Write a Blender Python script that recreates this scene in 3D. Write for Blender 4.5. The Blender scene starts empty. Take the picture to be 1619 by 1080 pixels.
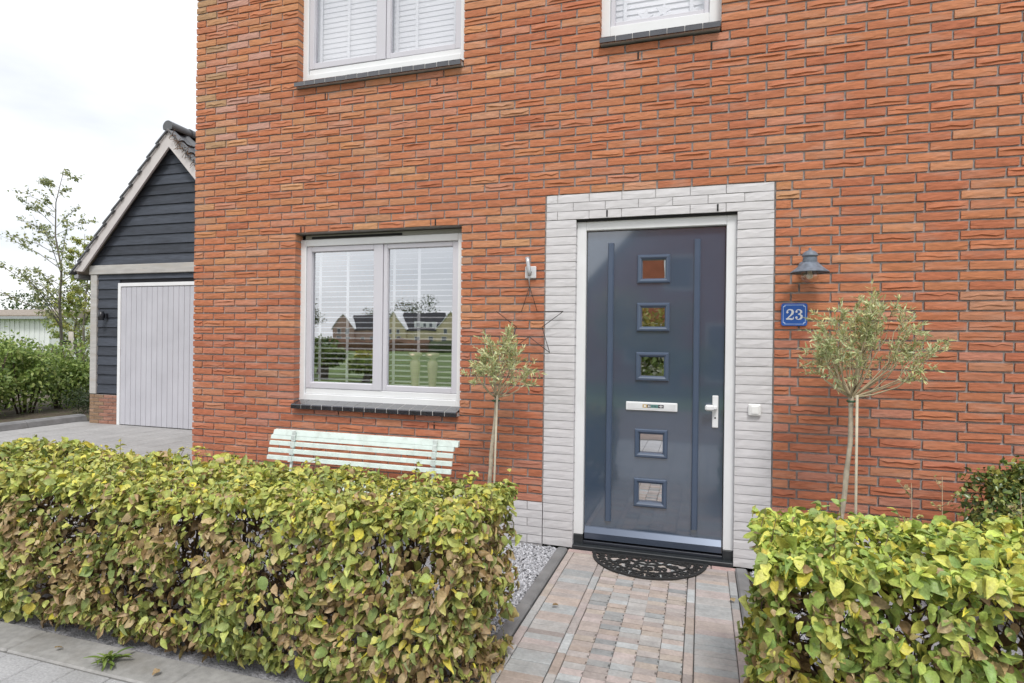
import bpy, bmesh, math, random
import numpy as np
from mathutils import Vector, Matrix, noise as mnoise

random.seed(7)
rng = np.random.default_rng(7)
scene = bpy.context.scene
COL = scene.collection
R = math.radians

# ------------------------------------------------------------------ camera
CAM = np.array([2.4599, -4.3717, 1.5309])
FPX = 945.73
YAW, PIT, ROL = 0.307, -0.0013, -0.0122
_fw = np.array([-math.sin(YAW) * math.cos(PIT), math.cos(YAW) * math.cos(PIT), math.sin(PIT)])
_rt = np.array([math.cos(YAW), math.sin(YAW), 0.0])
_up = np.cross(_rt, _fw)
_R = math.cos(ROL) * _rt - math.sin(ROL) * _up
_U = math.cos(ROL) * _up + math.sin(ROL) * _rt
cd = bpy.data.cameras.new('camera')
cd.sensor_width = 36.0
cd.lens = FPX * 36.0 / 1619.0
cd.clip_start = 0.05
cd.clip_end = 2000
cam = bpy.data.objects.new('camera', cd)
COL.objects.link(cam)
cam.matrix_world = Matrix(((_R[0], _U[0], -_fw[0], CAM[0]), (_R[1], _U[1], -_fw[1], CAM[1]),
                           (_R[2], _U[2], -_fw[2], CAM[2]), (0, 0, 0, 1)))
scene.camera = cam

def view(p):
    """photograph pixel and depth of a world point (used only to find which repeats show largest)"""
    v = np.asarray(p, float) - CAM
    w = v @ _fw
    return 809.5 + FPX * (v @ _R) / w, 539.5 - FPX * (v @ _U) / w, w

# ------------------------------------------------------------------ sky, sun, exposure
SUN_EL, SUN_AZ = R(56), R(160)       # azimuth clockwise from +Y: behind the camera, a little to the right
world = bpy.data.worlds.new('World')
scene.world = world
world.use_nodes = True
nt = world.node_tree
nt.nodes.clear()
wo = nt.nodes.new('ShaderNodeOutputWorld')
bg = nt.nodes.new('ShaderNodeBackground')
sky = nt.nodes.new('ShaderNodeTexSky')
sky.sky_type = 'NISHITA'
sky.sun_disc = False
sky.sun_elevation = SUN_EL
sky.sun_rotation = SUN_AZ
sky.air_density = 1.0
sky.dust_density = 2.0
tc = nt.nodes.new('ShaderNodeTexCoord')
mp = nt.nodes.new('ShaderNodeMapping')
mp.inputs['Scale'].default_value = (1.0, 1.0, 3.0)
nz = nt.nodes.new('ShaderNodeTexNoise')
nz.inputs['Scale'].default_value = 2.2
nz.inputs['Detail'].default_value = 6
rp = nt.nodes.new('ShaderNodeValToRGB')
rp.color_ramp.elements[0].position = 0.25
rp.color_ramp.elements[0].color = (5.9, 6.15, 6.6, 1)
rp.color_ramp.elements[1].position = 0.7
rp.color_ramp.elements[1].color = (10.6, 10.6, 10.7, 1)
mx = nt.nodes.new('ShaderNodeMixRGB')
mx.inputs['Fac'].default_value = 0.88
nt.links.new(tc.outputs['Generated'], mp.inputs['Vector'])
nt.links.new(mp.outputs[0], nz.inputs['Vector'])
nt.links.new(nz.outputs['Fac'], rp.inputs['Fac'])
nt.links.new(sky.outputs[0], mx.inputs['Color1'])
nt.links.new(rp.outputs[0], mx.inputs['Color2'])
nt.links.new(mx.outputs[0], bg.inputs['Color'])
bg.inputs['Strength'].default_value = 0.1
nt.links.new(bg.outputs[0], wo.inputs[0])

sl = bpy.data.lights.new('sun', 'SUN')
sl.energy = 1.5
sl.angle = R(14)
sl.color = (1.0, 0.97, 0.93)
so = bpy.data.objects.new('sun', sl)
COL.objects.link(so)
sdir = Vector((math.sin(SUN_AZ) * math.cos(SUN_EL), math.cos(SUN_AZ) * math.cos(SUN_EL), math.sin(SUN_EL)))
so.rotation_euler = sdir.to_track_quat('Z', 'Y').to_euler()

scene.view_settings.view_transform = 'Standard'
scene.view_settings.look = 'None'
scene.view_settings.gamma = 1.0
scene.view_settings.exposure = 0.58
scene.view_settings.use_curve_mapping = False
scene.render.engine = 'CYCLES'
scene.cycles.max_bounces = 8
scene.cycles.transparent_max_bounces = 16

# ------------------------------------------------------------------ materials
MATS = {}

def M(name, col=(.5, .5, .5), rough=.6, var=.12, vscale=6.0, bump=0.0, bscale=80.0, metal=0.0, spec=.5,
      attr=False, stretch=(1, 1, 1), trans=0.0, var2=0.0, v2scale=1.5, tint=None, tfac=0.0, tscale=3.0, coat=0.0, bdist=.004, cior=1.5):
    if name in MATS:
        return MATS[name]
    m = bpy.data.materials.new(name)
    m.use_nodes = True
    t = m.node_tree
    n, l = t.nodes, t.links
    n.clear()
    out = n.new('ShaderNodeOutputMaterial')
    p = n.new('ShaderNodeBsdfPrincipled')
    p.inputs['Roughness'].default_value = rough
    p.inputs['Metallic'].default_value = metal
    p.inputs['Specular IOR Level'].default_value = spec
    p.inputs['Coat Weight'].default_value = coat
    p.inputs['Coat Roughness'].default_value = .05
    p.inputs['Coat IOR'].default_value = cior
    geo = n.new('ShaderNodeNewGeometry')
    mpn = n.new('ShaderNodeMapping')
    mpn.inputs['Scale'].default_value = stretch
    l.new(geo.outputs['Position'], mpn.inputs['Vector'])
    if attr:
        a = n.new('ShaderNodeAttribute')
        a.attribute_name = 'col'
        src = a.outputs['Color']
    else:
        c = n.new('ShaderNodeRGB')
        c.outputs[0].default_value = (*col, 1)
        src = c.outputs[0]

    def vary(src, amount, sc, detail=4):
        nz = n.new('ShaderNodeTexNoise')
        nz.inputs['Scale'].default_value = sc
        nz.inputs['Detail'].default_value = detail
        l.new(mpn.outputs[0], nz.inputs['Vector'])
        mr = n.new('ShaderNodeMapRange')
        mr.inputs['From Min'].default_value = .28
        mr.inputs['From Max'].default_value = .72
        mr.inputs['To Min'].default_value = 1 - amount
        mr.inputs['To Max'].default_value = 1 + amount
        l.new(nz.outputs['Fac'], mr.inputs['Value'])
        mm = n.new('ShaderNodeMixRGB')
        mm.blend_type = 'MULTIPLY'
        mm.inputs['Fac'].default_value = 1
        l.new(src, mm.inputs['Color1'])
        l.new(mr.outputs[0], mm.inputs['Color2'])
        return mm.outputs[0]
    if var:
        src = vary(src, var, vscale)
    if var2:
        src = vary(src, var2, v2scale)
    if tint:
        nz = n.new('ShaderNodeTexNoise')
        nz.inputs['Scale'].default_value = tscale
        nz.inputs['Detail'].default_value = 5
        l.new(mpn.outputs[0], nz.inputs['Vector'])
        mr = n.new('ShaderNodeMapRange')
        mr.inputs['From Min'].default_value = .52
        mr.inputs['From Max'].default_value = .72
        mr.inputs['To Max'].default_value = tfac
        l.new(nz.outputs['Fac'], mr.inputs['Value'])
        mm = n.new('ShaderNodeMixRGB')
        l.new(mr.outputs[0], mm.inputs['Fac'])
        l.new(src, mm.inputs['Color1'])
        mm.inputs['Color2'].default_value = (*tint, 1)
        src = mm.outputs[0]
    l.new(src, p.inputs['Base Color'])
    if bump:
        nb = n.new('ShaderNodeTexNoise')
        nb.inputs['Scale'].default_value = bscale
        nb.inputs['Detail'].default_value = 5
        l.new(mpn.outputs[0], nb.inputs['Vector'])
        b = n.new('ShaderNodeBump')
        b.inputs['Strength'].default_value = bump
        b.inputs['Distance'].default_value = bdist
        l.new(nb.outputs['Fac'], b.inputs['Height'])
        l.new(b.outputs[0], p.inputs['Normal'])
    if trans:
        tr = n.new('ShaderNodeBsdfTranslucent')
        l.new(src, tr.inputs['Color'])
        ms = n.new('ShaderNodeMixShader')
        ms.inputs['Fac'].default_value = trans
        l.new(p.outputs[0], ms.inputs[1])
        l.new(tr.outputs[0], ms.inputs[2])
        l.new(ms.outputs[0], out.inputs['Surface'])
    else:
        l.new(p.outputs[0], out.inputs['Surface'])
    MATS[name] = m
    return m

def glass(name, refl, tint=(.95, .95, .97), rough=0.0):
    if name in MATS:
        return MATS[name]
    m = bpy.data.materials.new(name)
    m.use_nodes = True
    t = m.node_tree
    n, l = t.nodes, t.links
    n.clear()
    out = n.new('ShaderNodeOutputMaterial')
    tr = n.new('ShaderNodeBsdfTransparent')
    tr.inputs['Color'].default_value = (*tint, 1)
    gl = n.new('ShaderNodeBsdfGlossy')
    gl.inputs['Roughness'].default_value = rough
    gl.inputs['Color'].default_value = (.95, .97, 1, 1)
    lw = n.new('ShaderNodeLayerWeight')
    lw.inputs['Blend'].default_value = .5
    fr = n.new('ShaderNodeMath')
    fr.operation = 'POWER'
    fr.inputs[1].default_value = 5.0
    l.new(lw.outputs['Facing'], fr.inputs[0])
    ad = n.new('ShaderNodeMath')
    ad.inputs[1].default_value = refl
    ad.use_clamp = True
    # faint waviness of float glass
    nz = n.new('ShaderNodeTexNoise')
    nz.inputs['Scale'].default_value = 3.0
    b = n.new('ShaderNodeBump')
    b.inputs['Strength'].default_value = .02
    b.inputs['Distance'].default_value = .02
    geo = n.new('ShaderNodeNewGeometry')
    l.new(geo.outputs['Position'], nz.inputs['Vector'])
    l.new(nz.outputs['Fac'], b.inputs['Height'])
    l.new(b.outputs[0], gl.inputs['Normal'])
    l.new(fr.outputs[0], ad.inputs[0])
    ms = n.new('ShaderNodeMixShader')
    l.new(ad.outputs[0], ms.inputs['Fac'])
    l.new(tr.outputs[0], ms.inputs[1])
    l.new(gl.outputs[0], ms.inputs[2])
    l.new(ms.outputs[0], out.inputs['Surface'])
    MATS[name] = m
    return m

brick_mat = M('brick', rough=.85, attr=True, var=.16, vscale=6, stretch=(3, 3, 12), bump=.6, bscale=6.5, bdist=.006,
              var2=.10, v2scale=60, tint=(.55, .36, .28), tfac=.35, tscale=1.1)
mortar_mat = M('mortar', (.33, .31, .30), .95, .2, 30, .6, 200)
painted_mat = M('painted_brick', rough=.6, attr=True, var=.06, vscale=5, stretch=(3, 3, 12), bump=.3, bscale=6, bdist=.004,
                var2=.04, v2scale=2)
painted_mortar = M('painted_mortar', (.38, .37, .375), .8, .1, 20, .5, 150)
white_frame = M('white_frame', (.79, .80, .81), .35, .03, 4, tint=(.64, .63, .62), tfac=.2, tscale=5)
sash_mat = M('sash_paint', (.60, .59, .635), .4, .03, 4)
sill_mat = M('glazed_sill_tile', (.035, .035, .042), .16, .25, 12, .1, 60, spec=1.0, coat=.6)
grout_mat = M('sill_grout', (.45, .44, .43), .9)
black_mat = M('black', (.012, .012, .013), .8, 0)
door_mat = M('door_paint', (.049, .077, .122), .19, .06, 3, .05, 2.2, spec=1.0, coat=1.0, bdist=.01, cior=2.0)
door_trim = M('door_trim_paint', (.066, .094, .148), .28, .05, 5, spec=.7)
kick_mat = M('anodised_strip', (.095, .12, .17), .3, .05, 4, metal=.35)
alu_mat = M('white_aluminium', (.78, .79, .80), .3, .04, 10)
blind_mat = M('blind_white', (.80, .80, .80), .5, .02, 3)
glass_mat = glass('window_glass', .52)
upper_glass = glass('upper_window_glass', .26)
pane_mat = glass('door_glass', .72)
stone_sill = M('threshold_stone', (.028, .032, .036), .35, .2, 20)
room_mat = M('plaster', (.42, .40, .37), .9, .05, 2)

# ------------------------------------------------------------------ helpers
def link(o, parent=None):
    COL.objects.link(o)
    if parent is not None:
        o.parent = parent
    return o

def tag(o, label=None, cat=None, group=None, kind=None):
    if label: o['label'] = label
    if cat: o['category'] = cat
    if group: o['group'] = group
    if kind: o['kind'] = kind
    return o

def thing(name, label, cat, group=None, loc=(0, 0, 0)):
    """an Empty at the thing's base; children are built in world coordinates, so it keeps an inverse"""
    o = bpy.data.objects.new(name, None)
    o.empty_display_size = .1
    o.location = loc
    COL.objects.link(o)
    return tag(o, label, cat, group)

def attach(o, parent):
    if parent is None:
        return o
    o.parent = parent
    if parent.parent is None:           # a thing's Empty stands at its base; everything below it keeps world coordinates
        o.matrix_parent_inverse = Matrix.Translation(-parent.location)
    return o

class MB:
    def __init__(s):
        s.v, s.f, s.c, s.mi, s.sm = [], [], [], [], []
        s.col = None
        s.mat = 0
        s.smooth = False

    def add(s, verts, faces):
        b = len(s.v)
        s.v.extend([tuple(map(float, q)) for q in verts])
        if s.col is not None:
            s.c.extend([s.col] * len(verts))
        for f in faces:
            s.f.append(tuple(b + i for i in f))
            s.mi.append(s.mat)
            s.sm.append(s.smooth)
        return s

    def box(s, x0, x1, y0, y1, z0, z1, b=0.0):
        if b <= 0:
            v = [(x, y, z) for x in (x0, x1) for y in (y0, y1) for z in (z0, z1)]
            return s.add(v, [(0, 1, 3, 2), (4, 6, 7, 5), (0, 4, 5, 1), (2, 3, 7, 6), (0, 2, 6, 4), (1, 5, 7, 3)])
        b = min(b, (x1 - x0) * .45, (y1 - y0) * .45, (z1 - z0) * .45)
        X, Y, Z = (x0, x1), (y0, y1), (z0, z1)
        v, idx = [], {}
        for i in (0, 1):
            for j in (0, 1):
                for k in (0, 1):
                    for ax in range(3):
                        p = [X[i], Y[j], Z[k]]
                        sg = [1 if i == 0 else -1, 1 if j == 0 else -1, 1 if k == 0 else -1]
                        for a in range(3):
                            if a != ax:
                                p[a] += sg[a] * b
                        idx[(i, j, k, ax)] = len(v)
                        v.append(tuple(p))
        f = []
        for ax in range(3):
            o = [a for a in range(3) if a != ax]
            for s0 in (0, 1):
                q = []
                for (u, w) in ((0, 0), (1, 0), (1, 1), (0, 1)):
                    ijk = [0, 0, 0]
                    ijk[ax] = s0
                    ijk[o[0]] = u
                    ijk[o[1]] = w
                    q.append(idx[(*ijk, ax)])
                f.append(q)
        for ax in range(3):
            o = [a for a in range(3) if a != ax]
            for u in (0, 1):
                for w in (0, 1):
                    q = []
                    for e in (0, 1):
                        ijk = [0, 0, 0]
                        ijk[ax] = e
                        ijk[o[0]] = u
                        ijk[o[1]] = w
                        q.append((idx[(*ijk, o[0])], idx[(*ijk, o[1])]))
                    f.append([q[0][0], q[0][1], q[1][1], q[1][0]])
        for i in (0, 1):
            for j in (0, 1):
                for k in (0, 1):
                    f.append([idx[(i, j, k, 0)], idx[(i, j, k, 1)], idx[(i, j, k, 2)]])
        return s.add(v, f)

    def prism(s, poly, axis, a, b):
        """poly in the two other axes, extruded along axis from a to b"""
        def P(u, w, t):
            return {'x': (t, u, w), 'y': (u, t, w), 'z': (u, w, t)}[axis]
        n = len(poly)
        v = [P(u, w, a) for u, w in poly] + [P(u, w, b) for u, w in poly]
        f = [tuple(range(n)), tuple(range(2 * n - 1, n - 1, -1))]
        f += [(i, (i + 1) % n, n + (i + 1) % n, n + i) for i in range(n)]
        return s.add(v, f)

    def tube(s, pts, rad, n=6, cap=True):
        pts = [Vector(p) for p in pts]
        if not hasattr(rad, '__len__'):
            rad = [rad] * len(pts)
        v, f = [], []
        ref = Vector((0, 0, 1))
        for i, p in enumerate(pts):
            d = (pts[min(i + 1, len(pts) - 1)] - pts[max(i - 1, 0)])
            if d.length < 1e-9:
                d = Vector((0, 0, 1))
            d.normalize()
            if abs(d.dot(ref)) > .95:
                a = d.cross(Vector((1, 0, 0)))
            else:
                a = d.cross(ref)
            a.normalize()
            b = d.cross(a)
            for k in range(n):
                t = 2 * math.pi * k / n
                v.append(p + a * (rad[i] * math.cos(t)) + b * (rad[i] * math.sin(t)))
        for i in range(len(pts) - 1):
            for k in range(n):
                f.append((i * n + k, i * n + (k + 1) % n, (i + 1) * n + (k + 1) % n, (i + 1) * n + k))
        if cap:
            f.append(tuple(range(n - 1, -1, -1)))
            f.append(tuple(range((len(pts) - 1) * n, len(pts) * n)))
        sm = s.smooth
        s.smooth = True
        s.add(v, f)
        s.smooth = sm
        return s

    def lathe(s, prof, c, n=24):
        v, f = [], []
        for r, z in prof:
            for k in range(n):
                t = 2 * math.pi * k / n
                v.append((c[0] + r * math.cos(t), c[1] + r * math.sin(t), c[2] + z))
        for i in range(len(prof) - 1):
            for k in range(n):
                f.append((i * n + k, i * n + (k + 1) % n, (i + 1) * n + (k + 1) % n, (i + 1) * n + k))
        sm = s.smooth
        s.smooth = True
        s.add(v, f)
        s.smooth = sm
        return s

    def mesh(s, name, mats):
        me = bpy.data.meshes.new(name)
        me.from_pydata(s.v, [], s.f)
        for m in (mats if isinstance(mats, (list, tuple)) else [mats]):
            me.materials.append(m)
        if any(s.mi):
            me.polygons.foreach_set('material_index', s.mi)
        me.polygons.foreach_set('use_smooth', s.sm)
        if s.c:
            a = me.color_attributes.new('col', 'FLOAT_COLOR', 'POINT')
            arr = np.ones((len(s.v), 4), np.float32)
            arr[:, :3] = np.array(s.c, np.float32)
            a.data.foreach_set('color', arr.ravel())
        me.update()
        return me

    def build(s, name, mats, parent=None):
        me = s.mesh(name, mats)
        bm = bmesh.new()
        bm.from_mesh(me)
        bmesh.ops.recalc_face_normals(bm, faces=bm.faces)
        bm.to_mesh(me)
        bm.free()
        o = bpy.data.objects.new(name, me)
        COL.objects.link(o)
        return attach(o, parent)

def np_mesh(name, V, F, C, mat, parent=None, smooth=True):
    """V (n,3), F (m,k) same-size faces, C (n,3)"""
    me = bpy.data.meshes.new(name)
    m, k = F.shape
    me.vertices.add(len(V))
    me.vertices.foreach_set('co', np.ascontiguousarray(V, np.float32).ravel())
    me.loops.add(m * k)
    me.loops.foreach_set('vertex_index', np.ascontiguousarray(F, np.int32).ravel())
    me.polygons.add(m)
    me.polygons.foreach_set('loop_start', np.arange(0, m * k, k, dtype=np.int32))
    me.polygons.foreach_set('loop_total', np.full(m, k, np.int32))
    me.polygons.foreach_set('use_smooth', np.full(m, smooth, bool))
    me.update(calc_edges=True)
    if C is not None:
        a = me.color_attributes.new('col', 'FLOAT_COLOR', 'POINT')
        arr = np.ones((len(V), 4), np.float32)
        arr[:, :3] = C
        a.data.foreach_set('color', arr.ravel())
    me.materials.append(mat)
    if parent == 'mesh':
        return me
    o = bpy.data.objects.new(name, me)
    COL.objects.link(o)
    return attach(o, parent)

def piece(name, me, parent, loc=(0, 0, 0), mw=None):
    o = bpy.data.objects.new(name, me)
    COL.objects.link(o)
    attach(o, parent)
    if mw is not None:
        o.matrix_basis = mw
    else:
        o.location = loc
    return o

def nz3(x, y, z, s=1.0):
    return mnoise.noise(Vector((x * s, y * s, z * s)))

# ------------------------------------------------------------------ ground and paving
def sheet(name, x0, x1, y0, y1, z, mat, n=1):
    mb = MB()
    mb.add([(x0, y0, z), (x1, y0, z), (x1, y1, z), (x0, y1, z)], [(0, 1, 2, 3)])
    o = mb.build(name, mat)
    o['kind'] = 'structure'
    return o

grass_mat = M('grass_ground', (.10, .16, .035), .95, .35, .6, .5, 30, var2=.3, v2scale=9)
soil_mat = M('soil', (.085, .065, .045), .95, .3, 9, .9, 60, tint=(.10, .12, .04), tfac=.8, tscale=5)
gravelbed_mat = M('gravel_bed', (.30, .30, .32), .9, .45, 70, 1.0, 90, bdist=.01)
asphalt_mat = M('street_clinker', (.20, .155, .135), .9, .25, 3, .4, 60, var2=.25, v2scale=20)
concrete_mat = M('concrete_band', (.30, .295, .285), .85, .14, 4, .35, 120, var2=.15, v2scale=30, tint=(.17, .155, .13), tfac=.6, tscale=3)
drive_mat = M('driveway_paving', (.34, .335, .33), .85, .12, 2.5, .3, 90, var2=.12, v2scale=25)
kerb_mat = M('dark_concrete', (.19, .19, .192), .85, .2, 8, .5, 120, tint=(.22, .21, .2), tfac=.4, tscale=6)

sheet('ground', -400, 400, -420, 420, -.16, grass_mat)
sheet('street', -60, 60, -10.5, -5.2, -.12, asphalt_mat)
sheet('front_garden_soil', -8.0 + 5.7, 5.6, -2.3, .05, -.035, soil_mat)
sheet('verge_soil', -16, -8.3, -2.3, 9, -.03, soil_mat)

# driveway: sheet plus real square tiles near the garage
dw = MB().box(-8.1, -2.32, -2.3, 3.6, -.2, -.006).build('driveway', M('driveway_joint', (.16, .155, .15), .95))
dw['kind'] = 'structure'
tile_me = [MB().box(-.147, .147, -.147, .147, -.03, 0, .006).mesh('tile', drive_mat)]
k = 0
for i in range(19):
    for j in range(15):
        x, y = -7.92 + i * .3, 3.30 - j * .3
        if x > -2.45: continue
        piece('tile', tile_me[0], dw, (x, y, random.uniform(-.0015, .0015)))

# pavement tiles in front of the hedge
sw = MB().box(-12, 9, -5.2, -2.335, -.2, -.022).build('sidewalk', M('tile_joint', (.10, .098, .092), .95, .2, 40))
sw['kind'] = 'structure'
stile_mat = M('pavement_tile', attr=True, rough=.85, var=.10, vscale=5, bump=.35, bscale=160, var2=.22, v2scale=90, tint=(.22, .215, .205), tfac=.5, tscale=2.5)
pool = []
for q in range(6):
    mb = MB()
    g = random.uniform(.31, .38)
    mb.col = (g, g, g * 1.02)
    mb.box(-.1065, .1065, -.147, .147, -.05, 0, .004)
    pool.append(mb.mesh('tile', stile_mat))
for i in range(30):
    for j in range(9):
        x = -1.66 + .217 * i - .03
        y = -2.49 - j * .3 
        piece('tile', random.choice(pool), sw, (x, y, -.012 + random.uniform(-.001, .001)))
band = MB()
for i in range(-7, 10):
    band.box(i * 1.0 + .24 + .0015, i * 1.0 + 1.24 - .0015, -2.333, -2.13, -.15, -.008, .008)
ob = band.build('garden_edging', concrete_mat)
tag(ob, 'flat pale concrete edging band along the foot of the hedges', 'edging')

# path of narrow clay pavers
PX0, PX1 = 1.545, 2.70
path = MB().box(1.540, 2.692, -2.13, -.012, -.15, -.014).build('path', M('path_joint', (.06, .055, .05), .95, .3, 40))
path['kind'] = 'structure'
paver_mat = M('paver', attr=True, rough=.8, var=.13, vscale=14, bump=.4, bscale=90, var2=.12, v2scale=60, tint=(.40, .37, .35), tfac=.35, tscale=9)
PAL = [(.44, .37, .335), (.42, .345, .30), (.36, .315, .295), (.36, .36, .355), (.43, .44, .44), (.31, .315, .315), (.48, .41, .355), (.46, .39, .37), (.43, .41, .395), (.34, .295, .275), (.45, .38, .36), (.41, .365, .345)]
PAL = [(r_ * .90, g_ * .925, b_ * .94) for r_, g_, b_ in PAL]
def paver_pool(w, d, n):
    out = []
    for i in range(n):
        mb = MB()
        c = PAL[i % len(PAL)]
        k = random.uniform(.9, 1.14)
        mb.col = tuple(q * k for q in c)
        mb.box(-w / 2, w / 2, -d / 2, d / 2, -.05, 0, .0035)
        out.append(mb.mesh('paver', paver_mat))
    return out
lp = paver_pool(.198, .0525, 14)
cp = []
for i in range(26):              # spacer lugs leave a small square hole at one end of most of these
    mb = MB()
    k = random.uniform(.9, 1.14)
    mb.col = tuple(q * k for q in PAL[i % len(PAL)])
    w, d = .1068, .0525
    if i % 4:
        nd, n0 = random.uniform(.006, .010), random.uniform(-.022, -.002)
        poly = [(-w / 2, -d / 2), (w / 2, -d / 2), (w / 2, n0), (w / 2 - nd, n0), (w / 2 - nd, n0 + .021), (w / 2, n0 + .021), (w / 2, d / 2), (-w / 2, d / 2)]
    else:
        poly = [(-w / 2, -d / 2), (w / 2, -d / 2), (w / 2, d / 2), (-w / 2, d / 2)]
    mb.prism(poly, 'z', -.05, 0)
    me = mb.mesh('paver', paver_mat)
    bm = bmesh.new(); bm.from_mesh(me); bmesh.ops.recalc_face_normals(bm, faces=bm.faces); bm.to_mesh(me); bm.free()
    cp.append(me)
sp = paver_pool(.045, .198, 12)
rest = MB()
pv = 0
def put_paver(me, x, y):
    global pv
    piece('paver', me, path, (x, y, random.uniform(-.0022, .0018)))
    pv += 1
ra = rb = lp[0]
for r in range(38):
    y = -.115 - r * .0545
    # side fields come in runs of like colour
    if r % 2 == 0 or random.random() < .5:
        ra = random.choice(lp)
    if r % 2 == 1 or random.random() < .5:
        rb = random.choice(lp)
    put_paver(ra, 1.695, y)
    put_paver(rb, 2.5425, y)
    yc = -.115 - r * .0545
    for cidx in range(5):
        put_paver(random.choice(cp), 1.902 + cidx * .1085 + random.uniform(-.0015, .0015), yc + random.uniform(-.0008, .0008))
for r in range(11):
    y = -.185 - r * .2
    for x in (1.570, 1.821, 2.4165, 2.667):
        if y < -2.1: continue
        put_paver(random.choice(sp), x, y)
for i, x in enumerate(np.arange(1.60, 2.7, .2)):      # header course at the door step
    mb = MB()
    mb.col = random.choice([(.44, .30, .28), (.40, .30, .28)])
    mb.box(-.097, .097, -.026, .026, -.05, 0, .0035)
    piece('paver', mb.mesh('paver', paver_mat), path, (x + .04, -.052, 0))

# edging kerbs beside the path
for side, x0 in (('left', 1.462), ('right', 2.694)):
    for i in range(2):
        mb = MB().box(x0, x0 + .076, -.04 - i * 1.0 - .995, -.04 - i * 1.0, -.2, .012, .01)
        if i == 1:
            mb = MB().box(x0, x0 + .076, -2.12, -1.04, -.2, .012, .01)
        o = mb.build('kerb_stone', kerb_mat)
        tag(o, f'dark grey kerb stone on the {side} of the path, ' + ('nearest the door' if i == 0 else 'nearer the pavement'), 'kerb', 'kerb stones beside the path')

# gravel
def stones(name, areas, label, smin=.007, smax=.014):
    octv = np.array([(1, 0, 0), (-1, 0, 0), (0, 1, 0), (0, -1, 0), (0, 0, 1), (0, 0, -1)], float)
    octf = np.array([(0, 2, 4), (2, 1, 4), (1, 3, 4), (3, 0, 4), (2, 0, 5), (1, 2, 5), (3, 1, 5), (0, 3, 5)])
    Vs, Fs, Cs, b = [], [], [], 0
    for (x0, x1, y0, y1, n) in areas:
        for i in range(n):
            q = octv * rng.uniform(smin, smax, 3) * rng.uniform(.75, 1.25, (6, 1))
            q += rng.uniform(-.002, .002, (6, 3))
            M3 = np.array(Matrix.Rotation(rng.uniform(0, 6.28), 3, Vector(rng.normal(size=3)).normalized()))
            q = q @ M3.T + np.array([rng.uniform(x0, x1), rng.uniform(y0, y1), -.028 + rng.uniform(0, .02)])
            Vs.append(q)
            Fs.append(octf + b)
            g = rng.choice([.52, .44, .37, .30, .58, .47])
            Cs.append(np.tile((g, g * 1.01, g * 1.07), (6, 1)))
            b += 6
    o = np_mesh(name, np.vstack(Vs), np.vstack(Fs), np.vstack(Cs), M('gravel', attr=True, rough=.85, var=.2, vscale=120), None, False)
    tag(o, label, 'gravel', kind='stuff')
stones('gravel', [(.75, 1.46, -1.75, -.005, 7600), (-.9, .75, -1.6, -1.1, 2600), (2.795, 3.3, -1.75, -.02, 2600)], 'loose grey and white gravel between the hedges and the brick wall')
sheet('gravel_bed', -2.2, 1.462, -2.13, .03, -.029, gravelbed_mat)
sheet('gravel_bed', 2.792, 5.6, -2.13, .03, -.029, gravelbed_mat)

# ------------------------------------------------------------------ the house
CH, BP = .0625, .2381           # course height, brick pitch
HL, HR = -2.012, 5.6
PL, PR, OL, OR_ = 1.330, 2.920, 1.561, 2.685
WL, WR = -.908, .647
UL, UR = 1.72, 2.565
NROW = 90
house = thing('house', 'tall red brick house with a blue front door and white framed windows', 'house', loc=(1.5, 0, 0))

OPEN = [(WL, WR, 15, 39), (OL, OR_, 0, 39), (WL, WR, 59, 83), (UL, UR, 59, 83)]
PAINT = [(PL, PR, 0, 42)]

def slab(name, cells, mat, y0, y1, parent):
    mb = MB()
    for (x0, x1, z0, z1) in cells:
        mb.box(x0, x1, y0, y1, z0, z1)
    return mb.build(name, mat, parent)

C = CH
g = .006     # mortar held back from the opening edges so that brick ends stand proud
wall = slab('wall', [
    (HL + g, WL - g, 5 * C, 59 * C), (WL - g, WR + g, 5 * C, 15 * C - .002), (WR + g, PL, 5 * C, 42 * C), (WL - g, WR + g, 39 * C + .003, 59 * C - .002),
    (WR + g, HR, 42 * C, 59 * C - .002), (PR, HR, 5 * C, 42 * C),
    (HL + g, WL - g, 59 * C, 83 * C), (WR + g, UL - g, 59 * C - .002, 83 * C), (UR + g, HR, 59 * C - .002, 83 * C), (HL + g, HR, 83 * C, 90 * C)],
    mortar_mat, .012, .115, house)
surround = slab('door_surround', [(PL + .003, OL - g, 0, 39 * C), (OR_ + g, PR - .003, 0, 39 * C), (PL + .003, PR - .003, 39 * C + .003, 42 * C - .001)],
                painted_mortar, .0065, .112, house)
plinth = slab('plinth', [(HL + g, PL - .003, -.1, 5 * C - .001), (PR + .003, HR, -.1, 5 * C - .001)], painted_mortar, .0065, .112, house)

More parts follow.
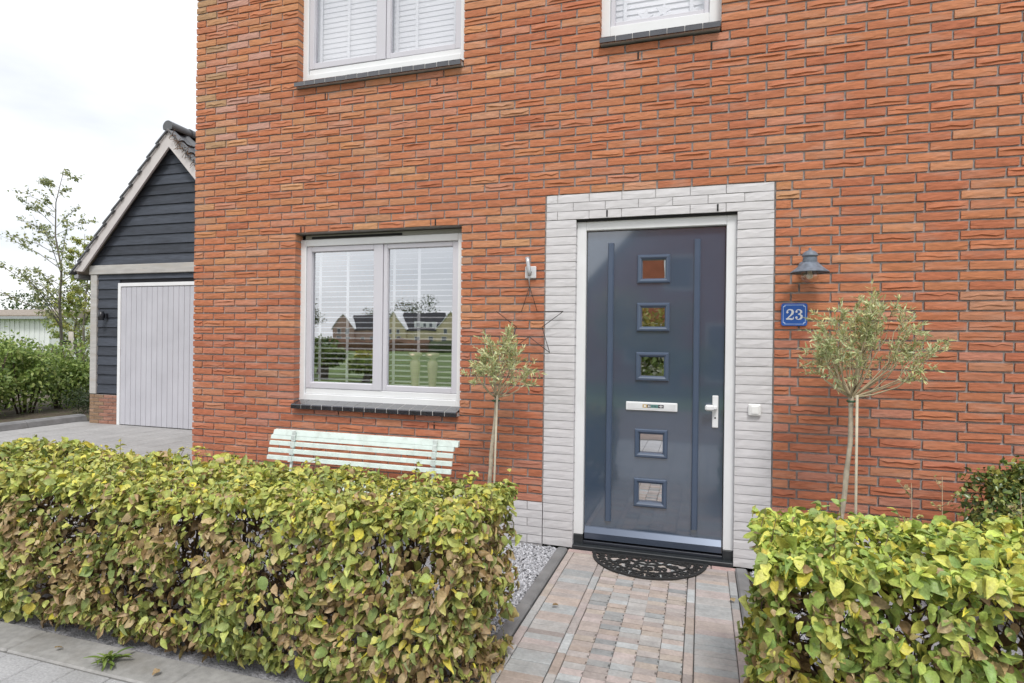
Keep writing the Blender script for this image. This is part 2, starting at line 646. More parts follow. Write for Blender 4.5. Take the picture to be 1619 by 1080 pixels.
NX, NZ = 5, 4
def brick_geo(w, h, d, r, amp=1.0, fold=.30):
    """front grid with eased, uneven edges, on many bricks a moulded fold across the face, sides running back into the mortar"""
    xs = [-w / 2, -w / 2 + .22 * w + r.uniform(-.04, .04) * w, r.uniform(-.1, .1) * w, w / 2 - .22 * w + r.uniform(-.04, .04) * w, w / 2]
    has = r.random() < fold
    step = r.uniform(.0025, .007) if has else 0
    zc = r.uniform(-.22, .2) * h
    wav = [r.uniform(-.16, .16) * h for _ in xs]
    v = []
    tilt = r.uniform(-.002, .002)
    for j in range(NZ):
        for i, x in enumerate(xs):
            edge = (i in (0, NX - 1)) or (j in (0, NZ - 1))
            z = (-h / 2, zc + wav[i] - .0012, zc + wav[i] + .0022, h / 2)[j]
            y = (.0014 + r.uniform(-.0012, .0012)) * (1 if edge else 0) + (0 if edge else r.uniform(-.001, .001)) * amp
            if has:
                k = (0.15 if i in (0, NX - 1) else 1) * (step * r.uniform(.5, 1.1))
                y += (0, k * .9, -k * .7, 0)[j]
            y += tilt * (x / (w / 2 + 1e-6))
            jx = r.uniform(-.0012, .0012) * amp
            jz = r.uniform(-.0015, .0015) * amp if j in (0, NZ - 1) else 0
            v.append((x + jx, y, z + jz))
    f = []
    for j in range(NZ - 1):
        for i in range(NX - 1):
            a = j * NX + i
            f.append((a, a + 1, a + 1 + NX, a + NX))
    nf = len(f)
    ring = list(range(NX)) + [NX * (q + 2) - 1 for q in range(NZ - 2)] + list(range(NX * NZ - 1, NX * (NZ - 1) - 1, -1)) + [NX * q for q in range(NZ - 2, 0, -1)]
    b = len(v)
    for i in ring:
        v.append((v[i][0], d, v[i][2]))
    n = len(ring)
    for i in range(n):
        f.append((ring[(i + 1) % n], ring[i], b + i, b + (i + 1) % n))
    return v, f, [False] * (nf + n)

BPAL = [(.49, .182, .084), (.48, .170, .078), (.50, .196, .092), (.465, .160, .074), (.49, .185, .094), (.475, .172, .082), (.45, .150, .072), (.51, .225, .112),
        (.49, .21, .125), (.50, .19, .085), (.485, .178, .084), (.47, .165, .08)]
def brick_col(r, x, z):
    c = list(r.choice(BPAL))
    if r.random() < .03:
        c = [.475, .235, .125]
    if z > 2.2 and r.random() < .3 * (1 - (x + 2) / 7):
        c = [c[0] * 1.05, c[1] * 1.22, c[2] * 1.2]
    if x < -1.3 and z > 2.9 and r.random() < .35 * min(1, (z - 2.9) / .8):
        c = [.50, .27, .20] if x > -1.75 else [.42, .25, .13]
    if z < 1.6:
        c = [c[0] * .95, c[1] * .92, c[2] * 1.0]
    k = r.uniform(.91, 1.06)
    return (c[0] * k * .98, c[1] * k * .98, c[2] * k * 1.0)

br = random.Random(11)
def row_intervals(n, zones_out):
    segs = [(HL, HR)]
    for (x0, x1, n0, n1) in zones_out:
        if n0 <= n < n1:
            new = []
            for a, b in segs:
                if x1 <= a or x0 >= b:
                    new.append((a, b)); continue
                if x0 > a: new.append((a, x0))
                if x1 < b: new.append((x1, b))
            segs = new
    return segs

def cut(seg, origin, pitch):
    a, b = seg
    k = math.ceil((a - origin) / pitch + 1e-6)
    js = []
    x = origin + k * pitch
    while x < b - 1e-6:
        js.append(x); x += pitch
    pts = [a] + js + [b]
    # merge slivers into their neighbour
    out = [pts[0]]
    for q in pts[1:]:
        if q - out[-1] < .07 and q != b:
            continue
        out.append(q)
    if len(out) > 2 and out[-1] - out[-2] < .07:
        out.pop(-2)
    return list(zip(out[:-1], out[1:]))

bricks, pbricks, plb = [], [], []
JW = .013
for n in range(NROW):
    if n >= 5:
        for seg in row_intervals(n, OPEN + PAINT):
            origin = 0.0 if n % 2 == 0 else BP / 2
            if n < 42:
                if abs(seg[1] - PL) < .01:
                    origin = PL - (0 if n % 2 else BP / 2)
                elif abs(seg[0] - PR) < .01:
                    origin = PR + (.105 if n % 2 else .155)
            for a, b in cut(seg, origin, BP):
                a2 = a + (JW / 2 if a > seg[0] + .001 else 0)
                b2 = b - (JW / 2 if b < seg[1] - .001 else 0)
                if abs(seg[1] - PL) < .01 and b == seg[1]: b2 -= .007
                if abs(seg[0] - PR) < .01 and a == seg[0]: a2 += .007
                bricks.append((a2, b2, n))
    else:
        for seg in row_intervals(n, OPEN + PAINT):
            for a, b in cut(seg, PL - (0 if n % 2 else BP / 2), BP):
                plb.append((a + .004, b - .004, n))
    if n < 42:
        if n < 39:
            pbricks.append((PL + .004, OL, n))
            pbricks.append((OR_, PR - .004, n))
        else:
            for a, b in cut((PL + .004, PR - .004), PL - (.03 if n % 2 == 0 else .03 + BP / 2), BP):
                pbricks.append((a + .003, b - .003, n))

def bsize(b):
    (xa, ya, _), (xb, yb, _) = view((b[0], 0, b[2] * C)), view((b[1], 0, (b[2] + 1) * C))
    xm, ym = (xa + xb) / 2, (ya + yb) / 2
    if xm < 0 or xm > 1615 or ym < 0 or ym > 1075: return 0
    if xm < 840 and ym > 700: return 0
    if xm > 1180 and ym > 790: return 0
    if 1230 < xm < 1490 and 470 < ym < 640: return .5 * abs((xb - xa) * (yb - ya))
    return abs((xb - xa) * (yb - ya))
order = sorted(range(len(bricks)), key=lambda i: -bsize(bricks[i]))
big = set(order[:300])
BH = C - .0135
fullpool = []
for i in range(48):
    mb = MB()
    mb.col = brick_col(br, 3.2, 1.5 if i % 2 else 3.0)
    v, f, sm = brick_geo(BP - JW, BH, .10, br)
    mb.add(v, f)
    mb.sm = sm
    fullpool.append(mb.mesh('brick', brick_mat))
mass = MB()
for i, (a, b, n) in enumerate(bricks):
    w, zc, xc = b - a, (n + .5) * C, (a + b) / 2
    dy = br.uniform(-.0025, .002)
    if i in big:
        if abs(w - (BP - JW)) < .002:
            lo = [q for q in range(48) if (q % 2 == 1) == (zc < 1.9)]
            me = fullpool[br.choice(lo)]
        else:
            mb = MB()
            mb.col = brick_col(br, xc, zc)
            v, f, sm = brick_geo(w, BH, .10, br)
            mb.add(v, f)
            mb.sm = sm
            me = mb.mesh('brick', brick_mat)
        piece('brick', me, wall, (xc, dy, zc + br.uniform(-.001, .001)))
    else:
        mass.col = brick_col(br, xc, zc)
        v, f, sm = brick_geo(w, BH, .10, br)
        k0 = len(mass.f)
        mass.add([(q[0] + xc, q[1] + dy, q[2] + zc) for q in v], f)
        mass.sm[k0:] = sm
ms = mass.mesh('brickwork', brick_mat)
piece('brickwork', ms, wall)['kind'] = 'stuff'

def painted(list_, parent):
    for (a, b, n) in list_:
        mb = MB()
        k = br.uniform(.97, 1.03)
        mb.col = (.615 * k, .60 * k, .61 * k)
        v, f, sm = brick_geo(b - a, C - .0049, .10, br, .45, 0)
        mb.add(v, f)
        mb.sm = sm
        piece('painted_brick', mb.mesh('painted_brick', painted_mat), parent, ((a + b) / 2, br.uniform(-.002, .001) + .001, (n + .5) * C))
painted(pbricks, surround)
painted([q for q in plb if q[0] > -2.1 and q[1] < 5.7], plinth)

# open weep joints: solid black boxes stand in for the shade inside
def slot(x, n, dx=.011):
    o = MB().box(x - dx / 2, x + dx / 2, -.0025, .05, n * C + .008, (n + 1) * C - .006).build('weep_joint_shade', black_mat, house)
for x, n in ((1.79, 39), (2.555, 39), (-.85, 39), (.42, 39), (.43, 13), (-.62, 57), (.42, 57), (2.0, 57), (2.50, 57)):
    slot(x, n)

# shell: side walls, back, roof, floors
shell_mat = M('shell_brick', (.40, .14, .07), .9, .2, 12, .6, 60)
MB().box(HL + .008, HL + .11, .116, 8.5, -.1, 5.62).build('side_wall', shell_mat, house)
MB().box(HR - .11, HR - .001, .116, 8.5, -.1, 5.62).build('side_wall', shell_mat, house)
MB().box(HL + .111, HR - .111, 8.4, 8.5, -.1, 5.62).build('back_wall', shell_mat, house)
MB().box(HL + .111, HR - .111, .30, 8.39, -.1, .08).build('floor', M('floor_wood', (.22, .17, .12), .5), house)
MB().box(HL + .111, HR - .111, .186, 8.39, 2.62, 2.85).build('upper_floor', room_mat, house)
MB().box(HL + .111, HR - .111, .186, 8.39, 5.5, 5.6).build('ceiling', room_mat, house)
MB().box(1.44, 1.5, .186, 8.39, .08, 2.61).build('inner_wall', room_mat, house)
MB().box(HL + .12, 1.43, 4.2, 4.3, .09, 2.61).build('inner_wall', room_mat, house)
MB().box(HL + .12, 4.0, 3.2, 3.3, 2.86, 5.49).build('inner_wall', room_mat, house)
MB().box(1.51, 3.2, 1.6, 1.66, .09, 2.61).build('inner_wall', M('hall_wall', (.65, .60, .5), .9), house)
mb = MB()
mb.prism([(-.12, 5.63), (4.3, 9.6), (8.75, 5.63), (8.65, 5.625), (4.3, 9.45), (0.0, 5.625)], 'x', HL - .05, HR + .05)
mb.build('roof', M('roof_tile_dark', (.05, .05, .055), .6, .2, 8), house)

# ------------------------------------------------------------------ windows
def ring(mb, x0, x1, z0, z1, y0, y1, l, r, b, t, bev=.004):
    mb.box(x0, x0 + l, y0, y1, z0, z1, bev)
    mb.box(x1 - r, x1, y0, y1, z0, z1, bev)
    mb.box(x0 + l, x1 - r, y0 + .0005, y1, z0, z0 + b, bev)
    mb.box(x0 + l, x1 - r, y0 + .0005, y1, z1 - t, z1, bev)

def sill(win, x0, x1, zt, n):
    """sloping glazed tiles with pale joints; zt = top of the front edge"""
    w = (x1 - x0) / n
    bed = MB()
    bed.prism([(-.0485, zt - .037), (-.0490, zt - .007), (-.046, zt - .002), (.081, zt + .026), (.081, zt - .035)], 'x', x0 + .004, x1 - .004)
    bed.build('sill_bed', grout_mat, win)
    mb = MB()
    prof = [(-.050, zt - .040), (-.052, zt - .008), (-.046, zt), (.081, zt + .028), (.081, zt + .015), (-.034, zt - .012), (-.034, zt - .040)]
    mb.prism(prof, 'x', -w / 2 + .003, w / 2 - .003)
    me = mb.mesh('sill_tile', sill_mat)
    bm = bmesh.new(); bm.from_mesh(me); bmesh.ops.recalc_face_normals(bm, faces=bm.faces); bm.to_mesh(me); bm.free()
    for i in range(n):
        piece('sill_tile', me, win, (x0 + (i + .5) * w, random.uniform(-.001, .001), random.uniform(-.0008, .0008)))

def two_light(z0, z1, zs, label):
    mb = MB()
    y0, y1 = .082, .18
    ring(mb, WL - .012, WR + .004, z0, z1, y0, y1, .062, .068, .062, .058)
    mb.box(WL + .052, WR - .064, y0 + .018, y1 - .002, z0 + .063, z0 + .112, .004)      # upper step of the bottom rail
    win = mb.build('window', white_frame, house)
    win['label'] = label
    # left opening sash, right fixed light
    zi0, zi1 = z0 + .113, z1 - .06
    s1 = MB(); ring(s1, WL + .052, -.104, zi0, zi1, .094, .15, .048, .088, .052, .045)
    s1 = s1.build('sash', sash_mat, win)
    s2 = MB(); ring(s2, -.100, WR - .066, zi0, zi1, .100, .15, .036, .052, .045, .04)
    s2 = s2.build('sash', sash_mat, win)
    for (a, b, c, d) in ((WL + .098, -.190, zi0 + .05, zi1 - .043), (-.066, WR - .116, zi0 + .043, zi1 - .038)):
        # glazing bead and pane
        bd = MB(); ring(bd, a - .001, b + .001, c - .001, d + .001, .112, .123, .006, .006, .006, .006, .002)
        bd.build('glazing_bead', sash_mat, win)
        MB().add([(a, .124, c), (b, .124, c), (b, .124, d), (a, .124, d)], [(0, 1, 2, 3)]).build('pane', glass_mat if z0 < 2 else upper_glass, win)
    sill(win, WL + .012 if z0 < 2 else WL + .005, WR - .004, zs, 15)
    return win

w1 = two_light(.982, 2.392, .967, 'two-light white window with lilac grey sashes beside the front door')
MB().box(WL + .03, WR - .002, .10, .17, 2.394, 2.434, .004).build('ventilation_strip', M('vent_grey', (.30, .30, .26), .5), w1)
MB().box(WL + .10, WL + .98, .094, .0995, 2.400, 2.418).build('ventilation_slot', black_mat, w1)
w2 = two_light(3.775, 5.18, 3.728, 'two-light white window on the upper floor above the bench')
mb = MB()
ring(mb, UL - .012, UR + .004, 3.79, 5.18, .082, .18, .075, .085, .085, .06)
w3 = mb.build('window', white_frame, house)
w3['label'] = 'narrow white window on the upper floor above the front door'
s = MB(); ring(s, UL + .064, UR - .082, 3.876, 5.119, .10, .15, .035, .035, .035, .035)
s.build('sash', sash_mat, w3)
MB().add([(UL + .096, .124, 3.908), (UR - .115, .124, 3.908), (UR - .115, .124, 5.09), (UL + .096, .124, 5.09)], [(0, 1, 2, 3)]).build('pane', upper_glass, w3)
sill(w3, UL + .004, UR - .004, 3.738, 7)

# inner sill board
MB().box(WL - .01, WR + .01, .187, .36, 1.02, 1.06, .004).build('window_board', M('board_white', (.75, .75, .74), .4), house)

def blind(label, x0, x1, z0, z1, tapes, tilt, y=.215, cord_len=None):
    t = thing('window_blind', label, 'blind', 'white slatted blinds in the windows', (x0, y, z0))
    sm = MB()
    w, n = .054, int((z1 - z0 - .08) / .0455)
    ca, sa = math.cos(tilt), math.sin(tilt)
    sm.prism([(-w / 2 * ca, -w / 2 * sa), (0, .0025), (w / 2 * ca, w / 2 * sa), (w / 2 * ca, w / 2 * sa - .0025), (0, 0), (-w / 2 * ca, -w / 2 * sa - .0025)], 'x', x0, x1)
    me = sm.mesh('slat', blind_mat)
    bm = bmesh.new(); bm.from_mesh(me); bmesh.ops.recalc_face_normals(bm, faces=bm.faces); bm.to_mesh(me); bm.free()
    for i in range(n):
        piece('slat', me, t, (0, y, z0 + .045 + i * .0455))
    for x in tapes:
        MB().box(x - .013, x + .013, y - .0275, y - .0262, z0 + .005, z1 - .05).build('ladder_tape', blind_mat, t)
    MB().box(x0, x1, y - .026, y + .026, z0, z0 + .018, .004).build('bottom_rail', blind_mat, t)
    MB().box(x0, x1, y - .03, y + .03, z1 - .05, z1, .004).build('head_rail', blind_mat, t)
    return t
blind('open white slatted blind behind the left pane of the window above the bench, lower floor', -.86, -.16, 1.13, 2.40, (-.78, -.50, -.19), R(12))
blind('open white slatted blind behind the right pane of the ground floor window', -.09, .60, 1.13, 2.40, (-.045, .19, .52), R(12))
blind('closed white slatted blind behind the left pane of the wide upper window', -.86, -.16, 3.96, 5.2, (-.80, -.52, -.21), R(84))
blind('closed white slatted blind behind the right pane of the wide upper window', -.09, .60, 3.96, 5.2, (-.045, .14, .49), R(84))
blind('white slatted blind in the narrow upper window above the door', 1.80, 2.46, 3.90, 5.2, (1.88, 2.36), R(78))

# candle holders on the window board, stars in the narrow window
ch_mat = M('cream_ceramic', (.62, .55, .40), .35, .08, 20)
for x, lab in ((.165, 'cream baluster candle holder standing left of its pair on the window board'), (.325, 'cream baluster candle holder standing right of its pair on the window board')):
    mb = MB().lathe([(0, 0), (.05, 0), (.05, .02), (.035, .035), (.03, .08), (.036, .16), (.045, .25), (.04, .285), (.024, .30), (.028, .315), (.055, .33), (.06, .345), (.05, .36), (0, .365)], (x, .255 - .075, 1.062), 20)
    o = mb.build('candle_holder', ch_mat)
    tag(o, lab, 'candle holder', 'cream candle holders in the window')
def star_pts(cx, cz, r, r2=None, rot=0):
    r2 = r2 or r * .42
    return [(cx + (r if i % 2 == 0 else r2) * math.sin(rot + i * math.pi / 5), cz + (r if i % 2 == 0 else r2) * math.cos(rot + i * math.pi / 5)) for i in range(10)]
for x, z, lab in ((2.03, 3.955, 'white star ornament left of two on the upper window ledge'), (2.16, 3.98, 'white star ornament right of two on the upper window ledge')):
    mb = MB().prism(star_pts(x, z, .062, rot=.2), 'y', .165, .177)
    tag(mb.build('star_ornament', blind_mat), lab, 'ornament', 'white stars in the upper window')

# ------------------------------------------------------------------ front door
mb = MB()
FY = .045
mb.box(OL - .0, OL + .070, FY, .165, .092, 2.425, .004)
mb.box(OR_ - .068, OR_ + .0, FY, .165, .092, 2.425, .004)
mb.box(OL + .070, OR_ - .068, FY + .0005, .165, 2.358, 2.425, .004)
df = mb.build('door_frame', white_frame, house)
MB().box(OL, OL + .072, FY - .004, .165, .012, .091, .003).build('neut_block', stone_sill, df)
MB().box(OR_ - .070, OR_, FY - .004, .165, .012, .091, .003).build('neut_block', stone_sill, df)
MB().box(OL + .002, OR_ - .002, -.012, .17, -.02, .024, .004).build('threshold', stone_sill, df)
MB().box(OL + .072, OR_ - .07, .05, .165, .025, .046, .003).build('threshold_rail', M('rail_dark', (.03, .034, .045), .3), df)
MB().box(OL - .004, OR_ + .004, .02, .17, 2.4265, 2.4370).build('lintel_gap_shade', black_mat, df)  # black strip filling the gap over the frame, stands for its shade
DX0, DX1, DZ0, DZ1, DY = OL + .0745, OR_ - .0725, .052, 2.352, .085
panes = [(2.005, 2.238, 1.962, 2.168), (2.005, 2.238, 1.612, 1.818), (2.003, 2.236, 1.252, 1.458), (2.001, 2.234, .692, .898), (1.999, 2.232, .332, .538)]
# leaf with five real openings
mb = MB()
zc = DZ0
hole_x0, hole_x1 = 2.035, 2.205
mb.box(DX0, hole_x0, DY, DY + .06, DZ0, DZ1)
mb.box(hole_x1, DX1, DY, DY + .06, DZ0, DZ1)
edges = [DZ0]
for p in sorted(panes, key=lambda q: q[2]):
    edges += [p[2] + .03, p[3] - .03]
edges.append(DZ1)
for i in range(0, len(edges), 2):
    mb.box(hole_x0, hole_x1, DY, DY + .06, edges[i], edges[i + 1])
door = mb.build('door', door_mat, house)
for (x0, x1, z0, z1) in panes:
    # profiled frame: outer flat, raised lip, sloping in
    f = MB()
    def rr(e, y): return [(x0 + e, y, z0 + e), (x1 - e, y, z0 + e), (x1 - e, y, z1 - e), (x0 + e, y, z1 - e)]
    steps = [(-.001, DY - .0005), (0, DY - .010), (.006, DY - .016), (.018, DY - .017), (.026, DY - .012), (.034, DY - .004), (.034, DY + .030)]
    v = [q for e, y in steps for q in rr(e, y)]
    fs = [(4 * i + j, 4 * i + (j + 1) % 4, 4 * i + 4 + (j + 1) % 4, 4 * i + 4 + j) for i in range(len(steps) - 1) for j in range(4)]
    f.add(v, fs).build('glazing_frame', door_trim, door)
    q = rr(.033, DY + .026)
    MB().add(q, [(0, 1, 2, 3)]).build('pane', pane_mat, door)
for (xa, za, zb) in ((1.812, .205, 2.262), (2.424, .205, 2.268)):
    r_ = MB()
    prof = [(xa - .022, DY + .001), (xa - .022, DY - .012), (xa - .014, DY - .023), (xa + .014, DY - .023), (xa + .022, DY - .012), (xa + .022, DY + .001)]
    r_.prism(prof, 'z', za, zb)
    r_.build('grip_bar', door_trim, door)
mb = MB()
mb.prism([(DY + .002, .152), (DY - .006, .146), (DY - .034, .108), (DY - .033, .102), (DY - .028, .062), (DY - .006, .056), (DY + .002, .056)], 'x', DX0 + .006, DX1 - .006)
mb.build('weather_bar', kick_mat, door)
lx0, lx1, lz0, lz1 = 1.935, 2.300, 1.034, 1.096
MB().box(lx0, lx1, DY - .012, DY + .001, lz0, lz1, .004).build('letter_plate', alu_mat, door)
MB().box(lx0 + .012, lx1 - .012, DY - .0135, DY - .0118, lz0 + .012, lz1 - .010, .0006).build('letter_flap', M('flap', (.68, .69, .70), .35), door)
stk = [M('sticker_gold', (.50, .36, .16), .6, .02), M('sticker_dark', (.035, .035, .045), .6, 0), M('sticker_teal', (.10, .24, .22), .6, .1, 80), M('sticker_white', (.78, .78, .78), .6, 0)]
st = MB()
sx, sz, sy = 2.055, lz0 + .022, DY - .0142
def flat(mi, a, b, c, d, y=sy):
    st.mat = mi
    st.add([(a, y, c), (b, y, c), (b, y, d), (a, y, d)], [(0, 1, 2, 3)])
flat(0, sx, sx + .034, sz, sz + .024)
flat(1, sx + .034, sx + .058, sz, sz + .024)
flat(2, sx + .058, sx + .110, sz, sz + .024)
flat(1, sx + .110, sx + .150, sz, sz + .024)
flat(3, sx + .010, sx + .024, sz + .006, sz + .018, sy - .0004)
flat(3, sx + .128, sx + .133, sz + .002, sz + .022, sy - .0004)
flat(3, sx + .116, sx + .145, sz + .010, sz + .014, sy - .0005)
for a in (.040, .050, .066, .080, .092):
    flat(3 if a < .06 else 1, sx + a, sx + a + .005, sz + .004, sz + .018, sy - .0004)
st.build('sticker', stk, door)
MB().box(2.537, 2.577, DY - .012, DY + .001, .935, 1.162, .004).build('handle_plate', alu_mat, door)
mb = MB()
mb.tube([(2.558, DY - .01, 1.078), (2.558, DY - .05, 1.078)], .013, 10)
mb.box(2.488, 2.545, DY - .075, DY - .045, 1.058, 1.10, .010)
mb.box(2.54, 2.566, DY - .065, DY - .047, 1.066, 1.092, .006)
mb.build('door_knob', alu_mat, door)
MB().tube([(2.557, DY - .0115, 1.005), (2.557, DY - .014, 1.005)], .006, 10).build('keyhole', black_mat, door)

# ------------------------------------------------------------------ things on the front wall
bell = thing('doorbell', 'small square white doorbell on the painted bricks beside the door', 'doorbell', loc=(2.808, 0, 1.06))
MB().box(2.766, 2.848, -.022, -.001, 1.040, 1.122, .008).build('bell_plate', M('bell_white', (.74, .74, .73), .4), bell)
MB().box(2.784, 2.832, -.027, -.0215, 1.056, 1.108, .004).build('bell_button', M('bell_white2', (.80, .80, .79), .35), bell)

num = thing('house_number_sign', 'blue enamel plate with the white number 23 beside the front door', 'sign', loc=(3.045, 0, 1.65))
blue = M('enamel_blue', (.035, .13, .47), .22, .05, 10, spec=.6)
wht = M('enamel_white', (.80, .82, .85), .25, 0)
nx0, nx1, nz0, nz1 = 2.966, 3.124, 1.653, 1.803
def plate(x0, x1, z0, z1, r, n=5):
    pts = []
    for cx, cz, a in ((x1 - r, z1 - r, 0), (x0 + r, z1 - r, 90), (x0 + r, z0 + r, 180), (x1 - r, z0 + r, 270)):
        for i in range(n + 1):
            t = R(a + 90 * i / n)
            pts.append((cx + r * math.cos(t), cz + r * math.sin(t)))
    return pts
MB().prism(plate(nx0, nx1, nz0, nz1, .016), 'y', -.010, -.0045).build('plate', blue, num)
# pale line with notched corners
mb = MB()
def notch(e, r):
    x0, x1, z0, z1 = nx0 + e, nx1 - e, nz0 + e, nz1 - e
    pts = []
    for cx, cz, a in ((x1, z1, 270), (x0, z1, 0), (x0, z0, 90), (x1, z0, 180)):
        arr = []
        for i in range(5):
            t = R(a - 90 * i / 4)
            arr.append((cx + r * math.cos(t), cz + r * math.sin(t)))
        pts += arr
    return pts
A_, B_ = notch(.010, .010), notch(.0135, .0125)
v = [(x, -.0106, z) for x, z in A_] + [(x, -.0106, z) for x, z in B_]
n_ = len(A_)
mb.add(v, [(i, (i + 1) % n_, n_ + (i + 1) % n_, n_ + i) for i in range(n_)])
mb.build('border_line', M('enamel_line', (.45, .58, .85), .25, 0), num)
def stroke(mb, pts, wid, y, cx, cz, s):
    P = [Vector((p[0], p[1])) for p in pts]
    L, Rr = [], []
    for i, p in enumerate(P):
        d = (P[min(i + 1, len(P) - 1)] - P[max(i - 1, 0)]).normalized()
        nrm = Vector((-d.y, d.x))
        L.append(p + nrm * wid[i] / 2)
        Rr.append(p - nrm * wid[i] / 2)
    v = [(cx + q.x * s, y, cz + q.y * s) for q in L + Rr]
    n = len(P)
    mb.add(v, [(i, i + 1, n + i + 1, n + i) for i in range(n - 1)])
def disc(mb, x, z, r, y, cx, cz, s):
    v = [(cx + (x + r * math.cos(2 * math.pi * i / 12)) * s, y, cz + (z + r * math.sin(2 * math.pi * i / 12)) * s) for i in range(12)]
    mb.add(v, [tuple(range(12))])
S = .068
for digit, cx in (('2', 3.018), ('3', 3.072)):
    mb = MB()
    cz, y = 1.694, -.0106
    if digit == '2':
        stroke(mb, [(-.27, .72), (-.24, .85), (-.12, .97), (.04, .99), (.2, .92), (.27, .76), (.22, .58), (.05, .38), (-.15, .2), (-.3, .05)], [.08, .10, .10, .10, .19, .23, .2, .12, .08, .06], y, cx, cz, S)
        disc(mb, -.22, .72, .105, y - .0003, cx, cz, S)
        stroke(mb, [(-.33, .05), (-.2, .09), (0, .08), (.2, .05), (.30, .07), (.33, .28)], [.10, .18, .17, .16, .12, .05], y - .0002, cx, cz, S)
    else:
        stroke(mb, [(-.25, .78), (-.2, .9), (-.05, .985), (.1, .95), (.21, .84), (.22, .72), (.14, .6), (-.06, .53)], [.06, .08, .08, .12, .19, .2, .12, .06], y, cx, cz, S)
        stroke(mb, [(-.06, .535), (.14, .5), (.26, .36), (.26, .22), (.16, .08), (0, .02), (-.16, .05), (-.27, .18)], [.06, .12, .2, .22, .15, .08, .08, .06], y - .0002, cx, cz, S)
        disc(mb, -.2, .77, .10, y - .0003, cx, cz, S)
        disc(mb, -.2, .22, .11, y - .0004, cx, cz, S)
    o = mb.build('numeral', wht, num)

lamp = thing('wall_lamp', 'slate blue metal barn lamp with clear globe above the house number', 'lamp', loc=(3.116, 0, 1.93))
lm = M('lamp_paint', (.15, .175, .215), .5, .3, 30, spec=.5)
LX, LY, LZ = 3.116, -.135, 1.99
mb = MB().lathe([(.113, 0), (.115, .004), (.108, .010), (.085, .028), (.060, .052), (.048, .066), (.046, .066), (.058, .05), (.083, .024), (.107, .004)], (LX, LY, LZ), 32)
mb.build('lamp_shade', lm, lamp)
mb = MB().lathe([(.042, .062), (.044, .066), (.042, .095), (.040, .104), (.048, .106), (.047, .112), (.040, .128), (.024, .140), (.010, .145), (.008, .150), (.009, .156), (.004, .161), (0, .162)], (LX, LY, LZ), 24)
mb.build('lamp_cap', lm, lamp)
mb = MB()
mb.tube([(LX, LY + .035, LZ + .09), (LX - .005, -.09, LZ + .085), (LX - .01, -.05, LZ + .07), (LX - .012, -.012, LZ + .055)], [.013, .013, .014, .016], 8)
mb.tube([(LX - .012, -.024, LZ + .05), (LX - .012, -.001, LZ + .05)], .042, 16)
mb.build('lamp_arm', lm, lamp)
mb = MB().lathe([(.040, .012), (.052, -.006), (.055, -.024), (.048, -.046), (.030, -.060), (.010, -.066), (0, -.067)], (LX, LY, LZ), 24)
mb.build('lamp_globe', glass('lamp_glass', .10, (.93, .90, .86)), lamp)
mb = MB().lathe([(.012, .02), (.014, 0), (.02, -.018), (.018, -.034), (0, -.042)], (LX, LY, LZ), 14)
mb.build('bulb', M('bulb_frosted', (.8, .75, .66), .4, 0), lamp)

hook = thing('wall_spotlight', 'small silver spotlight on a square white base above the wire star', 'spotlight', loc=(1.215, 0, 2.0))
MB().box(1.176, 1.262, -.018, -.001, 2.004, 2.096, .005).build('base_plate', M('spot_white', (.72, .73, .75), .45), hook)
sv = M('brushed_silver', (.50, .51, .53), .35, .15, 30, metal=.5)
mb = MB()
mb.tube([(1.218, -.019, 2.05), (1.218, -.050, 2.055)], .014, 10)
mb.tube([(1.224, -.055, 2.02), (1.222, -.056, 2.05), (1.208, -.05, 2.12), (1.202, -.045, 2.16)], [.012, .016, .015, .018], 12)
mb.build('spot_head', sv, hook)
mb = MB().tube([(1.226, -.052, 2.022), (1.222, -.05, 1.99), (1.221, -.04, 1.945)], .0022, 5)
mb.tube([(1.212, -.052, 2.022), (1.216, -.05, 1.99), (1.220, -.04, 1.945)], .0022, 5)
mb.build('hanging_wire', sv, hook)

mb = MB()
sc, szc = (1.219, 1.668), .28
pts = star_pts(sc[0], sc[1], .275, .105)
pts = [(x, z) for x, z in pts]
for i in range(10):
    a, b = pts[i], pts[(i + 1) % 10]
    mb.tube([(a[0], -.034, a[1]), ((a[0] + b[0]) / 2, -.035, (a[1] + b[1]) / 2), (b[0], -.034, b[1])], .0028, 5)
o = mb.build('wire_star', M('dark_wire', (.035, .03, .03), .5, .3, 40, metal=.4))
tag(o, 'large star of thin dark wire hanging on the wall left of the door', 'decoration')

# ------------------------------------------------------------------ door mat
mb = MB()
MC, MRad = (2.122, -.040), .395
def arcpt(r, t): return (MC[0] + r * math.cos(t), MC[1] - r * math.sin(t) * .98)
def mstrip(pts, w, z=.009, h=.008):
    P = [Vector(p) for p in pts]
    for i in range(len(P) - 1):
        d = (P[i + 1] - P[i])
        if d.length < 1e-6: continue
        d.normalize()
        nr = Vector((-d.y, d.x)) * w / 2
        e = d * w * .25
        q = [P[i] + nr - e, P[i + 1] + nr + e, P[i + 1] - nr + e, P[i] - nr - e]
        if any((k.y > MC[1] + .002) for k in q):
            q = [Vector((k.x, min(k.y, MC[1]))) for k in q]
        zz = z + random.uniform(-.0015, .0015)
        v = [(k.x, k.y, zz - h) for k in q] + [(k.x, k.y, zz) for k in q]
        mb.add(v, [(4, 5, 6, 7), (0, 1, 5, 4), (1, 2, 6, 5), (2, 3, 7, 6), (3, 0, 4, 7)])
N = 40
mstrip([arcpt(MRad - .014, math.pi * i / N) for i in range(N + 1)], .026, .011)
mstrip([arcpt(.285, math.pi * i / 30) for i in range(31)], .016)
mstrip([arcpt(.14, math.pi * i / 16) for i in range(17)], .016)
mstrip([(MC[0] - MRad, MC[1] - .012), (MC[0] + MRad, MC[1] - .012)], .024, .011)
